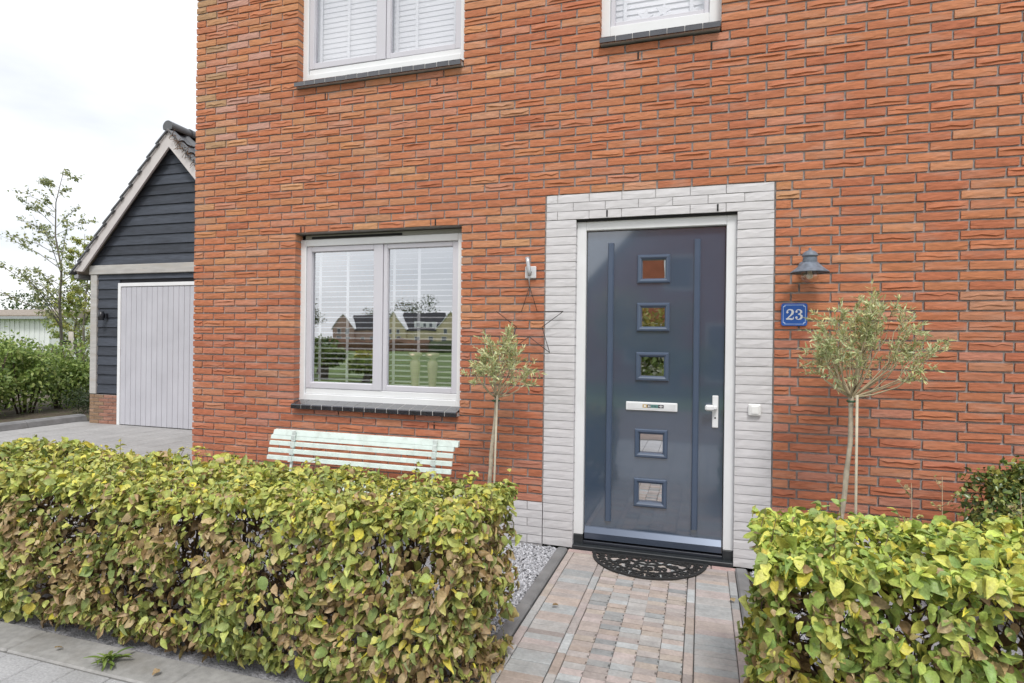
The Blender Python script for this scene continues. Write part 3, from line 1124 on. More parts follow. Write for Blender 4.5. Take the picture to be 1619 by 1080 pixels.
for i in range(10):
    t0 = math.pi * (i + .5) / 10
    for sgn in (-1, 1):                       # scroll pairs in the outer band
        c = arcpt(.331, t0 + sgn * .062)
        rr_ = .026
        mstrip([(c[0] + rr_ * (1 - .055 * k) * math.cos(t0 + sgn * k * .6), c[1] - rr_ * (1 - .055 * k) * math.sin(t0 + sgn * k * .6)) for k in range(12)], .0095)
    mstrip([arcpt(.285, t0 - .1), arcpt(.33, t0), arcpt(.375, t0 + .1)], .007)
for i in range(7):
    t0 = math.pi * (i + .5) / 7
    c = arcpt(.212, t0)
    for sgn in (-1, 1):
        mstrip([(c[0] + sgn * .02 + .03 * (1 - .05 * k) * math.cos(sgn * k * .55 + t0 * 2), c[1] - .03 * (1 - .05 * k) * math.sin(sgn * k * .55 + t0 * 2)) for k in range(13)], .0105)
    mstrip([arcpt(.14, t0), arcpt(.285, t0 + .08)], .010)
    mstrip([arcpt(.14, t0 + .12), arcpt(.285, t0 - .08)], .010)
for i in range(5):
    t0 = math.pi * (i + .5) / 5
    mstrip([arcpt(.02, t0), arcpt(.14, t0)], .013)
    mstrip([arcpt(.08, t0 - .25), arcpt(.10, t0), arcpt(.08, t0 + .25)], .011)
o = mb.build('door_mat', M('black_rubber', (.022, .022, .022), .65, .3, 60, .3, 150))
tag(o, 'black half-round openwork rubber mat in front of the blue door', 'door mat')

# ------------------------------------------------------------------ bench
bench = thing('bench', 'weathered pale mint slatted bench against the wall under the window', 'bench', loc=(-.06, -.4, 0))
mint = M('mint_paint', (.64, .73, .685), .5, .08, 14, .2, 90, tint=(.42, .45, .41), tfac=.5, tscale=16)
BX0, BX1 = -.90, .75
iron = M('bench_iron', (.60, .66, .63), .5, .15, 20)
def slat_back(z0, z1, y, th=.014, tilt=.12, x0=BX0, x1=BX1):
    mb = MB()
    dz = z1 - z0
    mb.prism([(y, z0), (y + tilt * dz, z1), (y + tilt * dz + th, z1 + .004), (y + th, z0)], 'x', x0, x1)
    mb.build('slat', mint, bench)
slat_back(.705, .735, -.285, .03, .3, BX0 - .005, BX1 - .03)
slat_back(.737, .775, -.275, .03, .35, BX0 + .01, BX1)
slat_back(.658, .687, -.300, x0=BX0 - .005, x1=BX1 - .03)
slat_back(.602, .631, -.315, x0=BX0 - .005, x1=BX1 - .03)
slat_back(.546, .575, -.330, x0=BX0 - .005, x1=BX1 - .03)
for i in range(6):
    MB().box(BX0, BX1 - .03, -.40 - i * .062, -.40 - i * .062 + .048, .425 - .004 * abs(i - 2), .447 - .004 * abs(i - 2), .004).build('slat', mint, bench)
for x in (-.68, .57):
    mb = MB()
    mb.tube([(x, -.255, .76), (x, -.272, .70), (x, -.30, .56), (x, -.33, .44), (x, -.36, .40)], .013, 6)
    mb.tube([(x, -.30, .41), (x, -.55, .40), (x, -.72, .41), (x, -.74, .36), (x, -.72, .0)], .015, 6)
    mb.tube([(x, -.34, .41), (x, -.30, .2), (x, -.24, .0)], .015, 6)
    for z, y in ((.757, -.286), (.72, -.297), (.67, -.309), (.615, -.323), (.56, -.338)):
        mb.box(x - .018, x + .018, y, y + .012, z - .024, z + .024, .003)
    mb.build('bench_leg', iron, bench)

# ------------------------------------------------------------------ leaves
def leaf_shape(L=1.0, W=.62, fold=.22, droop=.25, n=6, teeth=0.05, seed=0):
    """unit leaf along +X, blade in XY, returns V and triangle/quads split to tris"""
    r = random.Random(seed)
    ts = [0, .14, .34, .56, .78, .93, 1.0] if n >= 6 else [0, .3, .65, 1.0]
    wf = lambda t: (math.sin(math.pi * min(1, t ** .78)) ** .85) * W / 2
    v, f = [], []
    prev = None
    asym = r.uniform(-.04, .04)
    wave = r.uniform(-.06, .06)
    for i, t in enumerate(ts):
        z = -droop * t * t
        if i == 0 or i == len(ts) - 1:
            idx = [len(v)]
            v.append((t, 0 + (asym if i else 0), z))
        else:
            w = wf(t) * (1 + r.uniform(-teeth, teeth) * 2)
            up = w * 2 * fold
            idx = [len(v), len(v) + 1, len(v) + 2]
            k = wave * math.sin(i * 2.2)
            v += [(t - .02, asym * t, z), (t + r.uniform(-.02, .02), w, z + up + k), (t + r.uniform(-.02, .02), -w, z + up - k)]
        if prev is not None:
            if len(prev) == 1:
                f += [(prev[0], idx[0], idx[1]), (prev[0], idx[2], idx[0])]
            elif len(idx) == 1:
                f += [(prev[0], idx[0], prev[1]), (prev[0], prev[2], idx[0])]
            else:
                f += [(prev[0], idx[0], idx[1]), (prev[0], idx[1], prev[1]), (prev[0], idx[2], idx[0]), (prev[0], prev[2], idx[2])]
        prev = idx
    v = np.array(v)
    ew = np.clip(np.abs(v[:, 1]) / (W / 2) * .8 + np.clip(v[:, 0] - .7, 0, 1) * 1.6, 0, 1)
    return v, np.array(f), ew

def frames(tipdir, normal):
    """per-leaf rotation matrices (N,3,3): x along tipdir, z near normal"""
    x = tipdir / (np.linalg.norm(tipdir, axis=1, keepdims=True) + 1e-9)
    z = normal - (normal * x).sum(1, keepdims=True) * x
    z /= (np.linalg.norm(z, axis=1, keepdims=True) + 1e-9)
    y = np.cross(z, x)
    return np.stack([x, y, z], axis=2)

def leaf_mass(name, pos, rot, size, col, shapes, mat, parent, smooth=True, edge=0.0):
    N = len(pos)
    which = rng.integers(0, len(shapes), N)
    Vs, Fs, Cs, b = [], [], [], 0
    for k, (sv_, sf_, ew_) in enumerate(shapes):
        ix = np.where(which == k)[0]
        if len(ix) == 0: continue
        P = np.einsum('nij,vj->nvi', rot[ix], sv_) * size[ix][:, None, None] + pos[ix][:, None, :]
        nv = len(sv_)
        F = sf_[None] + (np.arange(len(ix)) * nv)[:, None, None] + b
        Vs.append(P.reshape(-1, 3)); Fs.append(F.reshape(-1, 3)); cc = np.repeat(col[ix][:, None, :], nv, axis=1)
        if edge > 0:            # autumn colour creeps in from the leaf edge and tip
            am = (np.clip(rng.random(len(ix)) * 1.6 - .5, 0, 1) * edge)[:, None] * ew_[None, :]
            cc = cc * (1 - am[..., None]) + np.array((.30, .19, .075)) * am[..., None]
        Cs.append(cc.reshape(-1, 3))
        b += len(ix) * nv
    return np_mesh(name, np.vstack(Vs), np.vstack(Fs), np.vstack(Cs), mat, parent, smooth)

hedge_leaf_mat = M('hedge_leaf', attr=True, rough=.42, var=.18, vscale=45, trans=.14, tint=(.24, .155, .06), tfac=.4, tscale=24, bump=.5, bscale=110, spec=.4, var2=.2, v2scale=150)
twig_mat = M('twig', (.085, .06, .045), .9, .3, 40)
LSH = [leaf_shape(1, .70, .10, .18, 6, .07, 0), leaf_shape(1, .62, .16, .30, 6, .08, 1), leaf_shape(1, .78, .22, .10, 6, .09, 2), leaf_shape(1, .66, .40, .15, 6, .10, 3), leaf_shape(1, .72, .28, -.12, 6, .1, 5), leaf_shape(1, .58, .55, .45, 6, .12, 6), leaf_shape(1, .80, -.18, .25, 6, .1, 7), leaf_shape(1, .5, .75, .6, 6, .14, 8)]
GREENS = np.array([(.27, .335, .080), (.34, .395, .10), (.19, .265, .078), (.42, .46, .125), (.26, .315, .10), (.46, .46, .12)])
FRESH = np.array([(.26, .36, .075), (.34, .44, .095), (.20, .31, .08), (.44, .50, .115), (.27, .38, .11), (.50, .51, .11)])
YELL = np.array([(.58, .53, .075), (.62, .56, .07), (.54, .46, .08)])
BROWN = np.array([(.36, .26, .125), (.42, .30, .17), (.27, .18, .085), (.46, .36, .20), (.40, .33, .14)])

def hedge(label, x0, x1, y0, y1, zt, seed, brownness, group, dens=1.0, end_left=False, end_right=False, GREENS=GREENS, smul=1.0, edge=.6):
    global rng
    r = np.random.default_rng(seed)
    L, D = x1 - x0, y1 - y0
    h = thing('hedge', label, 'hedge', group, ((x0 + x1) / 2, (y0 + y1) / 2, 0))
    areas = {'front': L * zt * 6600 * dens, 'top': L * D * 6600 * dens, 'back': L * zt * 900 * dens, 'right': D * zt * (4600 if end_right else 300) * dens, 'left': D * zt * (4600 if end_left else 300) * dens, 'inner': L * D * zt * 2200 * dens}
    P, Nn = [], []
    for side, n in areas.items():
        n = int(n)
        u, w = r.random(n), r.random(n)
        dep = np.abs(r.normal(0, .075, n))
        if side == 'front':
            w = w ** .93
            p = np.stack([x0 + u * L, y0 + dep, w * zt + .0], 1); nn = np.tile((0, -1, .35), (n, 1))
            p[:, 1] += .10 * (1 - np.clip(w * 5, 0, 1)) - .03 * np.sin(w * 3.1)
        elif side == 'top':
            p = np.stack([x0 + u * L, y0 + w * D, zt - dep], 1); nn = np.tile((0, -.25, 1.0), (n, 1))
        elif side == 'back':
            p = np.stack([x0 + u * L, y1 - dep, w * zt], 1); nn = np.tile((0, 1, .3), (n, 1))
        elif side == 'right':
            p = np.stack([x1 - dep, y0 + u * D, w * zt], 1); nn = np.tile((1, 0, .3), (n, 1))
        elif side == 'left':
            p = np.stack([x0 + dep, y0 + u * D, w * zt], 1); nn = np.tile((-1, 0, .3), (n, 1))
        else:
            p = np.stack([x0 + u * L, y0 + .08 + w * (D - .16), r.random(n) * zt * .92], 1); nn = r.normal(size=(n, 3))
        P.append(p); Nn.append(nn)
    P, Nn = np.vstack(P), np.vstack(Nn).astype(float)
    # bulges and hollows
    keep = np.ones(len(P), bool)
    for i in range(len(P)):
        x, y, z = P[i]
        a = nz3(x + seed, y, z, 2.6)
        b = nz3(x, y + seed, z * 1.2, 6.0)
        o = a * .075 + b * .06
        nrm = Nn[i] / np.linalg.norm(Nn[i])
        P[i] += nrm * o
        e = nz3(x + 9, y * 1.3, z + seed, 5.2)
        if e < -.13 and z < zt * .94 and r.random() < .9:
            keep[i] = False
    P, Nn = P[keep], Nn[keep]
    P[:, 2] = np.maximum(P[:, 2], .015)
    n = len(P)
    nrm = Nn / np.linalg.norm(Nn, axis=1, keepdims=True)
    normal = nrm + r.normal(0, .62, (n, 3))
    tip = np.array([0, -.25, -.75]) + nrm * .35 + r.normal(0, .55, (n, 3))
    topm = nrm[:, 2] > .8
    tip[topm] = np.array([0, -.3, -.1]) + r.normal(0, .7, (topm.sum(), 3)) * np.array([1, 1, .5])
    for i in range(n):          # leaves of one spray point the same way
        x, y, z = P[i]
        tip[i] += .9 * np.array((nz3(x + 31, y, z, 7), nz3(x, y + 57, z, 7) * .6, nz3(x, y, z + 83, 7) * .7))
    rot = frames(tip, normal)
    size = smul * np.clip(r.lognormal(-3.33, .34, n), .016, .066) * np.where(topm, .9, 1.0)
    # colours in drifts
    col = np.zeros((n, 3))
    for i in range(n):
        x, y, z = P[i]
        q = nz3(x * 1.2 + seed * 3, y, z * 1.7, 1.6) + .5 * nz3(x, y, z, 5.0)
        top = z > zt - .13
        t = r.random()
        inner = y0 + .12 < y < y1 - .1 and z < zt - .14 and x0 + .1 < x < x1 - .1      # brown dead leaves caught inside, darkened further to paint shade into the gaps
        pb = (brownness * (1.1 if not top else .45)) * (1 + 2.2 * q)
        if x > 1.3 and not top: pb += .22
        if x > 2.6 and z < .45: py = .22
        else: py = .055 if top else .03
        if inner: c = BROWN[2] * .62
        elif t < pb: c = BROWN[r.integers(len(BROWN))]
        elif t < pb + py: c = YELL[r.integers(len(YELL))]
        else:
            c = GREENS[r.integers(len(GREENS))]
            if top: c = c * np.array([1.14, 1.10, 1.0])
        col[i] = c * r.uniform(.82, 1.26) * (1.12 if top else 1.0)  # top leaves lightened: light from above put into their colour
    # the 300 leaves that show largest become objects of their own
    v = P - CAM
    w = v @ _fw
    px = 809.5 + FPX * (v @ _R) / w
    py = 539.5 - FPX * (v @ _U) / w
    facing = np.abs((rot[:, :, 2] * (v / np.linalg.norm(v, axis=1, keepdims=True))).sum(1))
    outer = (P[:, 1] < y0 + .035) | (P[:, 2] > zt - .03)
    score = np.where((px > 0) & (px < 1619) & (py > 0) & (py < 1080) & outer, (size / w) ** 2 * facing, 0)
    idx = np.argsort(-score)[:300]
    m = np.ones(n, bool)
    m[idx] = False
    rng = r
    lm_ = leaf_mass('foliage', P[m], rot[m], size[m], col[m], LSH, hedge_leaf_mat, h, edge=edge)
    lm_['kind'] = 'stuff'
    palette = np.vstack([GREENS, GREENS * 1.2, YELL, BROWN])
    meshes = {}
    for i in idx:
        ci = int(np.argmin(((palette - col[i]) ** 2).sum(1)))
        si = int(r.integers(len(LSH)))
        if (ci, si) not in meshes:
            V_, F_, E_ = LSH[si]
            am = (E_ * edge * max(0, r.random() * 1.3 - .4))[:, None]
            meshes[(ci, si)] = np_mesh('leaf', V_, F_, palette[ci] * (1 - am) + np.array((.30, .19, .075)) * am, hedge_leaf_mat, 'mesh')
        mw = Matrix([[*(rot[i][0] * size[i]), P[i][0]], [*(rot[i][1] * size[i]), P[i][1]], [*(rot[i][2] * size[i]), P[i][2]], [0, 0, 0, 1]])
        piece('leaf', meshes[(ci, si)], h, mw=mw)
    # stems and twigs
    mb = MB()
    for k in range(int(L / .085)):
        x, y = x0 + (k + .5) * .085 + r.uniform(-.03, .03), (y0 + y1) / 2 + r.uniform(-.12, .12)
        if x > x1 - .04: continue
        pts = [Vector((x, y, -.05))]
        for s_ in range(4):
            pts.append(pts[-1] + Vector((r.uniform(-.04, .04), r.uniform(-.04, .04), zt / 4.6)))
        mb.tube(pts, [.011, .009, .007, .005, .003], 5)
        for q in range(15):
            t = r.uniform(.15, .95)
            b = pts[0].lerp(pts[-1], t)
            d = Vector((r.uniform(-.7, .7), r.uniform(-1, 1), r.uniform(.1, .7))).normalized()
            ln = r.uniform(.12, .28)
            e1, e2 = b + d * ln * .5, b + d * ln + Vector((0, 0, .02))
            for e in (e1, e2):
                e.y = min(max(e.y, y0 + .01), y1 - .01); e.z = min(e.z, zt + .03); e.x = min(max(e.x, x0 + .02), x1 - .02)
            mb.tube([b, e1, e2], [.004, .003, .0015], 4, cap=False)
    mb.build('stem', twig_mat, h)
    # sprigs that stick out above the clipped top
    sp_ = MB()
    lp_, lt, ln_, ls, lc = [], [], [], [], []
    for k in range(int(L * 19)):
        x, y = r.uniform(x0, x1), r.uniform(y0 + .05, y1)
        hgt = r.uniform(.03, .07) + (r.random() < .18) * r.uniform(.03, .08)
        b = Vector((x, y, zt - .06)); e = b + Vector((r.uniform(-.04, .04), r.uniform(-.04, .04), .06 + hgt))
        sp_.tube([b, (b + e) / 2, e], [.0022, .0018, .001], 4, cap=False)
        for q in range(int(3 + hgt * 45)):
            t = r.uniform(.4, 1)
            lp_.append(b.lerp(e, t)); a = r.uniform(0, 6.28)
            lt.append((math.cos(a), math.sin(a), r.uniform(-.2, .7))); ln_.append((r.normal() * .4, -.5 + r.normal() * .4, 1))
            ls.append(r.uniform(.022, .042)); lc.append(GREENS[r.integers(3, 6)] * r.uniform(.9, 1.25) if r.random() < .8 else YELL[0])
    sp_.build('twig', M('pale_twig', (.22, .17, .10), .8, .2, 40), h)['kind'] = 'stuff'
    leaf_mass('sprig_foliage', np.array([tuple(q) for q in lp_]), frames(np.array(lt), np.array(ln_)), np.array(ls), np.array(lc), LSH, hedge_leaf_mat, h)['kind'] = 'stuff'
    return h

hedge('long beech hedge turning yellow and brown left of the path', -2.75, 1.57, -2.17, -1.50, .81, 3, .24, 'beech hedges along the pavement', 1.0, end_right=True)
hedge('greener beech hedge with bright yellow leaves right of the path', 2.68, 5.3, -2.17, -1.50, .82, 8, .05, 'beech hedges along the pavement', .92, end_left=True, GREENS=FRESH, smul=1.1, edge=.4)

# ------------------------------------------------------------------ olive standards
olive_mat = M('olive_leaf', attr=True, rough=.5, var=.15, vscale=60, trans=.2)
OSH = [leaf_shape(1, .20, .1, .1, 3, .0, 1), leaf_shape(1, .23, .15, .25, 3, .0, 2), leaf_shape(1, .18, .1, -.15, 3, .0, 3)]
OCOL = np.array([(.46, .52, .25), (.53, .58, .31), (.40, .47, .22), (.62, .63, .36), (.50, .56, .33), (.60, .57, .27)])
bark_pale = M('olive_bark', (.42, .37, .28), .9, .25, 25, .5, 80)
def olive(label, base, htop, cc, cr, nb, nl, seed, stake_dx, lean):
    r = random.Random(seed)
    q = np.random.default_rng(seed)
    t = thing('olive_tree', label, 'tree', 'olive standards beside the door', (base[0], base[1], 0))
    tx, ty, tz = cc[0] + lean, cc[1], htop
    mb = MB()
    mid, rad_ = [], []
    for k in range(15):
        u = k / 14
        bend = .016 * math.sin(u * 5.2 + seed) + .004 * math.sin(u * 21 + seed)
        mid.append((base[0] + (tx - base[0]) * u ** 1.4 + bend * math.sin(math.pi * u), base[1] + (ty - base[1]) * u + .01 * math.sin(u * 7), -.03 + (tz + .03) * u))
        rad_.append(.0165 - .004 * u + .0012 * math.sin(k * 2.3) + (.004 if k == 14 else 0))
    mb.tube(mid, rad_, 9)
    mb.build('trunk', bark_pale, t)
    sx_ = base[0] + stake_dx
    MB().tube([(sx_, base[1] - .02, -.03), ((sx_ + tx + .02) / 2, base[1] - .018, tz * .5), (tx + .02, base[1] - .018, tz + .01)], .0075, 7).build('stake', M('bamboo', (.50, .45, .34), .7, .15, 20), t)
    MB().tube([(tx - .022, ty - .02, tz - .03), (tx, ty - .028, tz - .03), (tx + .028, ty - .02, tz - .028), (tx + .02, ty + .015, tz - .03), (tx - .02, ty + .012, tz - .03), (tx - .022, ty - .02, tz - .03)], .006, 5).build('tie', M('green_tie', (.04, .10, .05), .7), t)
    br_ = MB()
    tips = []
    for k in range(nb):
        a = 2 * math.pi * k / nb + r.uniform(-.4, .4)
        el = r.uniform(.15, 1.45)
        d = Vector((math.cos(a) * math.cos(el), math.sin(a) * math.cos(el) * .9, math.sin(el)))
        tgt = Vector((cc[0] + d.x * cr[0] * (1.12 - .3 * max(0, d.z)), cc[1] + d.y * cr[1], cc[2] - cr[2] * .55 + d.z * cr[2] * 1.5)) 
        tgt += Vector((r.gauss(0, .03), r.gauss(0, .03), r.gauss(0, .03)))
        s_ = Vector((tx, ty, tz - .01))
        m_ = s_.lerp(tgt, .5) + Vector((d.x * .05 + r.gauss(0, .015), d.y * .04 + r.gauss(0, .015), -.04 * math.cos(el)))
        k1 = s_.lerp(m_, .5) + Vector((r.gauss(0, .01), r.gauss(0, .01), -.012))
        k2 = m_.lerp(tgt, .5) + Vector((r.gauss(0, .018), r.gauss(0, .018), r.gauss(.005, .012)))
        br_.tube([s_, k1, m_, k2, tgt], [r.uniform(.004, .0075), .0048, .0036, .0026, .0014], 5, cap=False)
        for w_ in range(7):
            u = r.uniform(.35, 1.0)
            b = m_.lerp(tgt, (u - .3) / .7) if u > .3 else s_.lerp(m_, u)
            dd = (d + Vector((r.gauss(0, .8), r.gauss(0, .8), r.gauss(.35, .6)))).normalized()
            ln = r.uniform(.05, .14)
            e = b + dd * ln
            br_.tube([b, b.lerp(e, .5) + Vector((0, 0, .006)), e], [.0022, .0016, .0008], 4, cap=False)
            tips.append((b, e, dd))
    br_.build('branch', M('olive_twig', (.45, .38, .25), .85, .2, 30), t)
    P, T, Nn, S_, Cc = [], [], [], [], []
    for i in range(nl):
        b, e, dd = tips[r.randrange(len(tips))]
        u = r.random() ** .7
        p = b.lerp(e, u)
        P.append(tuple(p))
        tv = dd * .7 + Vector((r.gauss(0, .6), r.gauss(0, .6), r.gauss(.25, .5)))
        T.append(tuple(tv)); Nn.append((r.gauss(0, .7), r.gauss(-.3, .7), 1)); S_.append(r.uniform(.022, .05))
        Cc.append(OCOL[r.randrange(len(OCOL))] * r.uniform(.8, 1.2))
    global rng
    rng = q
    leaf_mass('crown', np.array(P), frames(np.array(T), np.array(Nn)), np.array(S_), np.array(Cc), OSH, olive_mat, t, False)['kind'] = 'stuff'
olive('small airy olive standard with thin trunk under the wire star', (1.055, -.42, 0), 1.14, (1.125, -.40, 1.37), (.20, .16, .16), 20, 2300, 21, .028, -.035)
olive('larger bushy olive standard in front of the wall right of the door', (3.235, -.5, 0), 1.235, (3.375, -.48, 1.53), (.30, .26, .26), 34, 4300, 22, .076, -.085)

# ------------------------------------------------------------------ shrub, dry stalks, weeds
shrub_mat = M('shrub_leaf', attr=True, rough=.3, var=.15, vscale=50, trans=.15, spec=.6)
def leaf_cloud(blobs, n, smin, smax, cols, shapes, mat, parent, seed, name='foliage', flat=.5, hollow=.35):
    global rng
    r = np.random.default_rng(seed)
    P, Nn = [], []
    wts = np.array([b[3] * b[4] * b[5] for b in blobs]) ** .67
    wts /= wts.sum()
    for bi, b in enumerate(blobs):
        k = int(n * wts[bi])
        d = r.normal(size=(k, 3)); d /= np.linalg.norm(d, axis=1, keepdims=True)
        rad = (hollow + (1 - hollow) * r.random((k, 1)) ** .6) * (1 + r.normal(0, .1, (k, 1)))
        P.append(np.array(b[:3]) + d * rad * np.array(b[3:6])); Nn.append(d)
    P, Nn = np.vstack(P), np.vstack(Nn)
    keep = np.array([nz3(p[0] + seed, p[1], p[2], 1.6 / max(.25, blobs[0][3])) > -.30 for p in P])
    P, Nn = P[keep], Nn[keep]
    P[:, 2] = np.maximum(P[:, 2], .01)
    k = len(P)
    nn = Nn + np.array([0, 0, flat]) + r.normal(0, .5, (k, 3))
    tt = Nn * .5 + np.array([0, 0, -.25]) + r.normal(0, .6, (k, 3))
    rng = r
    c = np.array(cols)[r.integers(0, len(cols), k)] * r.uniform(.75, 1.2, (k, 1))
    o = leaf_mass(name, P, frames(tt, nn), r.uniform(smin, smax, k), c, shapes, mat, parent)
    o['kind'] = 'stuff'
    return o
sh = thing('shrub', 'dark green glossy evergreen shrub against the wall at the right edge', 'shrub', loc=(4.15, -.42, 0))
leaf_cloud([(4.04, -.42, .66, .20, .2, .20), (4.26, -.40, .70, .26, .22, .22), (4.08, -.42, .38, .26, .24, .3), (4.45, -.4, .5, .3, .22, .36), (4.0, -.45, .8, .1, .1, .06), (4.2, -.45, .86, .14, .1, .06)], 9000, .022, .044,
           [(.10, .16, .04), (.14, .20, .05), (.08, .13, .04), (.26, .31, .07), (.40, .39, .10)], [leaf_shape(1, .6, .15, .15, 3, .0, 4), leaf_shape(1, .5, .2, .2, 3, 0, 5)], shrub_mat, sh, 31)
mb = MB()
for k in range(12):
    a = random.uniform(0, 6.28)
    mb.tube([(4.18 + .05 * math.cos(a), -.42 + .05 * math.sin(a), -.04), (4.18 + .14 * math.cos(a), -.42 + .12 * math.sin(a), .35), (4.18 + .24 * math.cos(a), -.42 + .18 * math.sin(a), .72)], [.009, .006, .002], 5)
mb.build('stem', twig_mat, sh)

def dry_stalk(label, x, y, zt, seed, nbr=5):
    r = random.Random(seed)
    t = thing('dry_stalk', label, 'plant', 'dry stalks above the right hedge', (x, y, 0))
    mb = MB()
    P, T, N_, S_, Cc = [], [], [], [], []
    top = Vector((x + r.uniform(-.02, .02), y, zt))
    b = Vector((x, y, -.04))
    mb.tube([b, b.lerp(top, .5) + Vector((.01, 0, 0)), top], [.004, .003, .0012], 5)
    for k in range(nbr):
        u = r.uniform(.62, .98)
        s_ = b.lerp(top, u)
        e = s_ + Vector((r.choice((-1, 1)) * r.uniform(.02, .06), r.uniform(-.02, .02), r.uniform(.02, .07)))
        mb.tube([s_, s_.lerp(e, .5) + Vector((0, 0, -.004)), e], [.002, .0016, .0008], 4)
        for q in range(7):
            P.append(tuple(s_.lerp(e, r.uniform(.3, 1)))); T.append((r.gauss(0, 1), r.gauss(0, 1), r.gauss(.2, .6))); N_.append((r.gauss(0, .5), -.4, 1))
            S_.append(r.uniform(.012, .024)); Cc.append(r.choice([(.42, .36, .16), (.34, .36, .12), (.46, .36, .2), (.3, .32, .1)]))
    mb.build('stem', M('straw', (.36, .27, .17), .85, .2, 30), t)
    leaf_mass('leaves', np.array(P), frames(np.array(T), np.array(N_)), np.array(S_), np.array(Cc), OSH[:1] + [LSH[4]], hedge_leaf_mat, t)['kind'] = 'stuff'
dry_stalk('thin dry stalk above the right hedge, left of the taller one', 3.375, -1.25, .91, 41)
dry_stalk('taller forked dry stalk behind the right hedge midway to the shrub', 3.50, -1.2, .94, 42, 7)
dry_stalk('thin dry stalk in front of the dark evergreen shrub', 3.86, -1.1, .88, 43, 4)
dry_stalk('tall pale stalk at the right edge before the evergreen shrub', 4.02, -1.0, .95, 44, 6)

wd = thing('weed', 'small green weed growing from the joint under the left hedge', 'weed', loc=(-.17, -2.27, 0))
P, T, N_, S_, Cc = [], [], [], [], []
wr = random.Random(5)
for k in range(34):
    a = wr.uniform(0, 6.28)
    P.append((-.17 + wr.gauss(0, .012), -2.27 + wr.gauss(0, .012), wr.uniform(0, .03)))
    T.append((math.cos(a), math.sin(a), wr.uniform(.05, .9))); N_.append((0, 0, 1)); S_.append(wr.uniform(.035, .085)); Cc.append(wr.choice([(.15, .22, .05), (.2, .27, .07), (.12, .19, .05)]))
leaf_mass('leaves', np.array(P), frames(np.array(T), np.array(N_)), np.array(S_), np.array(Cc), [leaf_shape(1, .26, .2, .35, 6, .1, 3)], shrub_mat, wd)
# fallen leaves on the edging band and path
for k, (x, y, lab) in enumerate(((-.52, -2.27, 'reddish brown fallen leaf on the concrete band left of the weed'), (.12, -2.25, 'brown fallen leaf on the concrete band right of the weed'),
                                 (1.66, -1.02, 'brown fallen leaf lying on the path pavers'), (2.66, -.62, 'brown fallen leaf at the right edge of the path'))):
    V_, F_, E_ = LSH[k + 1]
    me = np_mesh('fallen_leaf', V_ * .038, F_, np.tile(BROWN[k % 4] * .8, (len(V_), 1)), hedge_leaf_mat, 'mesh')
    o = bpy.data.objects.new('fallen_leaf', me)
    COL.objects.link(o)
    o.location = (x, y, .012)
    o.rotation_euler = (random.uniform(-.3, .3), random.uniform(-.2, .2), random.uniform(0, 6.28))
    tag(o, lab, 'leaf', 'fallen leaves')

# ------------------------------------------------------------------ garage
gar = thing('garage', 'dark boarded garage with steep tiled gable and pale grey plank door', 'garage', loc=(-5.94, 3.43, 0))
GX0, GX1, GY, GC = -7.78, -4.10, 3.43, -5.94
board_mat = M('black_board', attr=True, rough=.75, var=.25, vscale=5, stretch=(1, 1, 10), bump=.5, bscale=20, var2=.25, v2scale=1.2)
greywood = M('grey_wood', (.46, .45, .43), .8, .15, 4, .3, 50, stretch=(1, 1, 6), tint=(.34, .29, .23), tfac=.5, tscale=2)
gdoor_mat = M('garage_door_grey', (.50, .50, .54), .5, .06, 3)
core = M('garage_core', (.03, .03, .035), .9)
MB().box(GX0 + .03, GX1 - .03, GY + .03, 8.4, 0, 2.62).build('wall_core', core, gar)
mb = MB(); mb.prism([(GX0 + .03, 2.621), (GX1 - .03, 2.621), (GC, 4.72)], 'y', GY + .031, 8.4); mb.build('gable_core', core, gar)
def board(x0, x1, z0, z1, x0t=None, x1t=None):
    mb = MB()
    k = random.uniform(.75, 1.3)
    mb.col = (.048 * k, .056 * k, .073 * k)
    x0t = x0 if x0t is None else x0t
    x1t = x1 if x1t is None else x1t
    y = GY
    v = [(x0, y - .012, z0), (x1, y - .012, z0), (x1t, y + .008, z1), (x0t, y + .008, z1), (x0, y + .029, z0), (x1, y + .029, z0), (x1t, y + .029, z1), (x0t, y + .029, z1)]
    mb.add(v, [(0, 1, 2, 3), (5, 4, 7, 6), (0, 4, 5, 1), (3, 2, 6, 7), (1, 5, 6, 2), (0, 3, 7, 4)])
    mb.build('board', board_mat, gar)
bh = .165
z = .53
while z < 2.59:
    z1 = min(z + bh - .006, 2.595)
    board(GX0 + .15, -7.145, z, z1) if z < 2.40 else board(GX0 + .15, GX1 - .15, z, z1)
    if z < 2.40: board(-4.72, GX1 - .15, z, z1)
    z += bh
z = 2.765
slope = (4.93 - 2.66) / (GC + 8.02)
def halfw(zz): return max(0.02, (4.80 - zz) / slope)
while z < 4.72:
    z1 = z + bh - .006
    board(GC - halfw(z), GC + halfw(z), z, z1, GC - halfw(z1), GC + halfw(z1))
    z += bh
MB().box(GX0 - .0, GX0 + .145, GY - .03, GY + .1, .515, 2.598, .006).build('corner_post', greywood, gar)
MB().box(GX1 - .145, GX1, GY - .03, GY + .1, .515, 2.598, .006).build('corner_post', greywood, gar)
MB().box(GX0 - .02, GX1 + .02, GY - .045, GY + .06, 2.60, 2.757, .006).build('fascia_beam', greywood, gar)
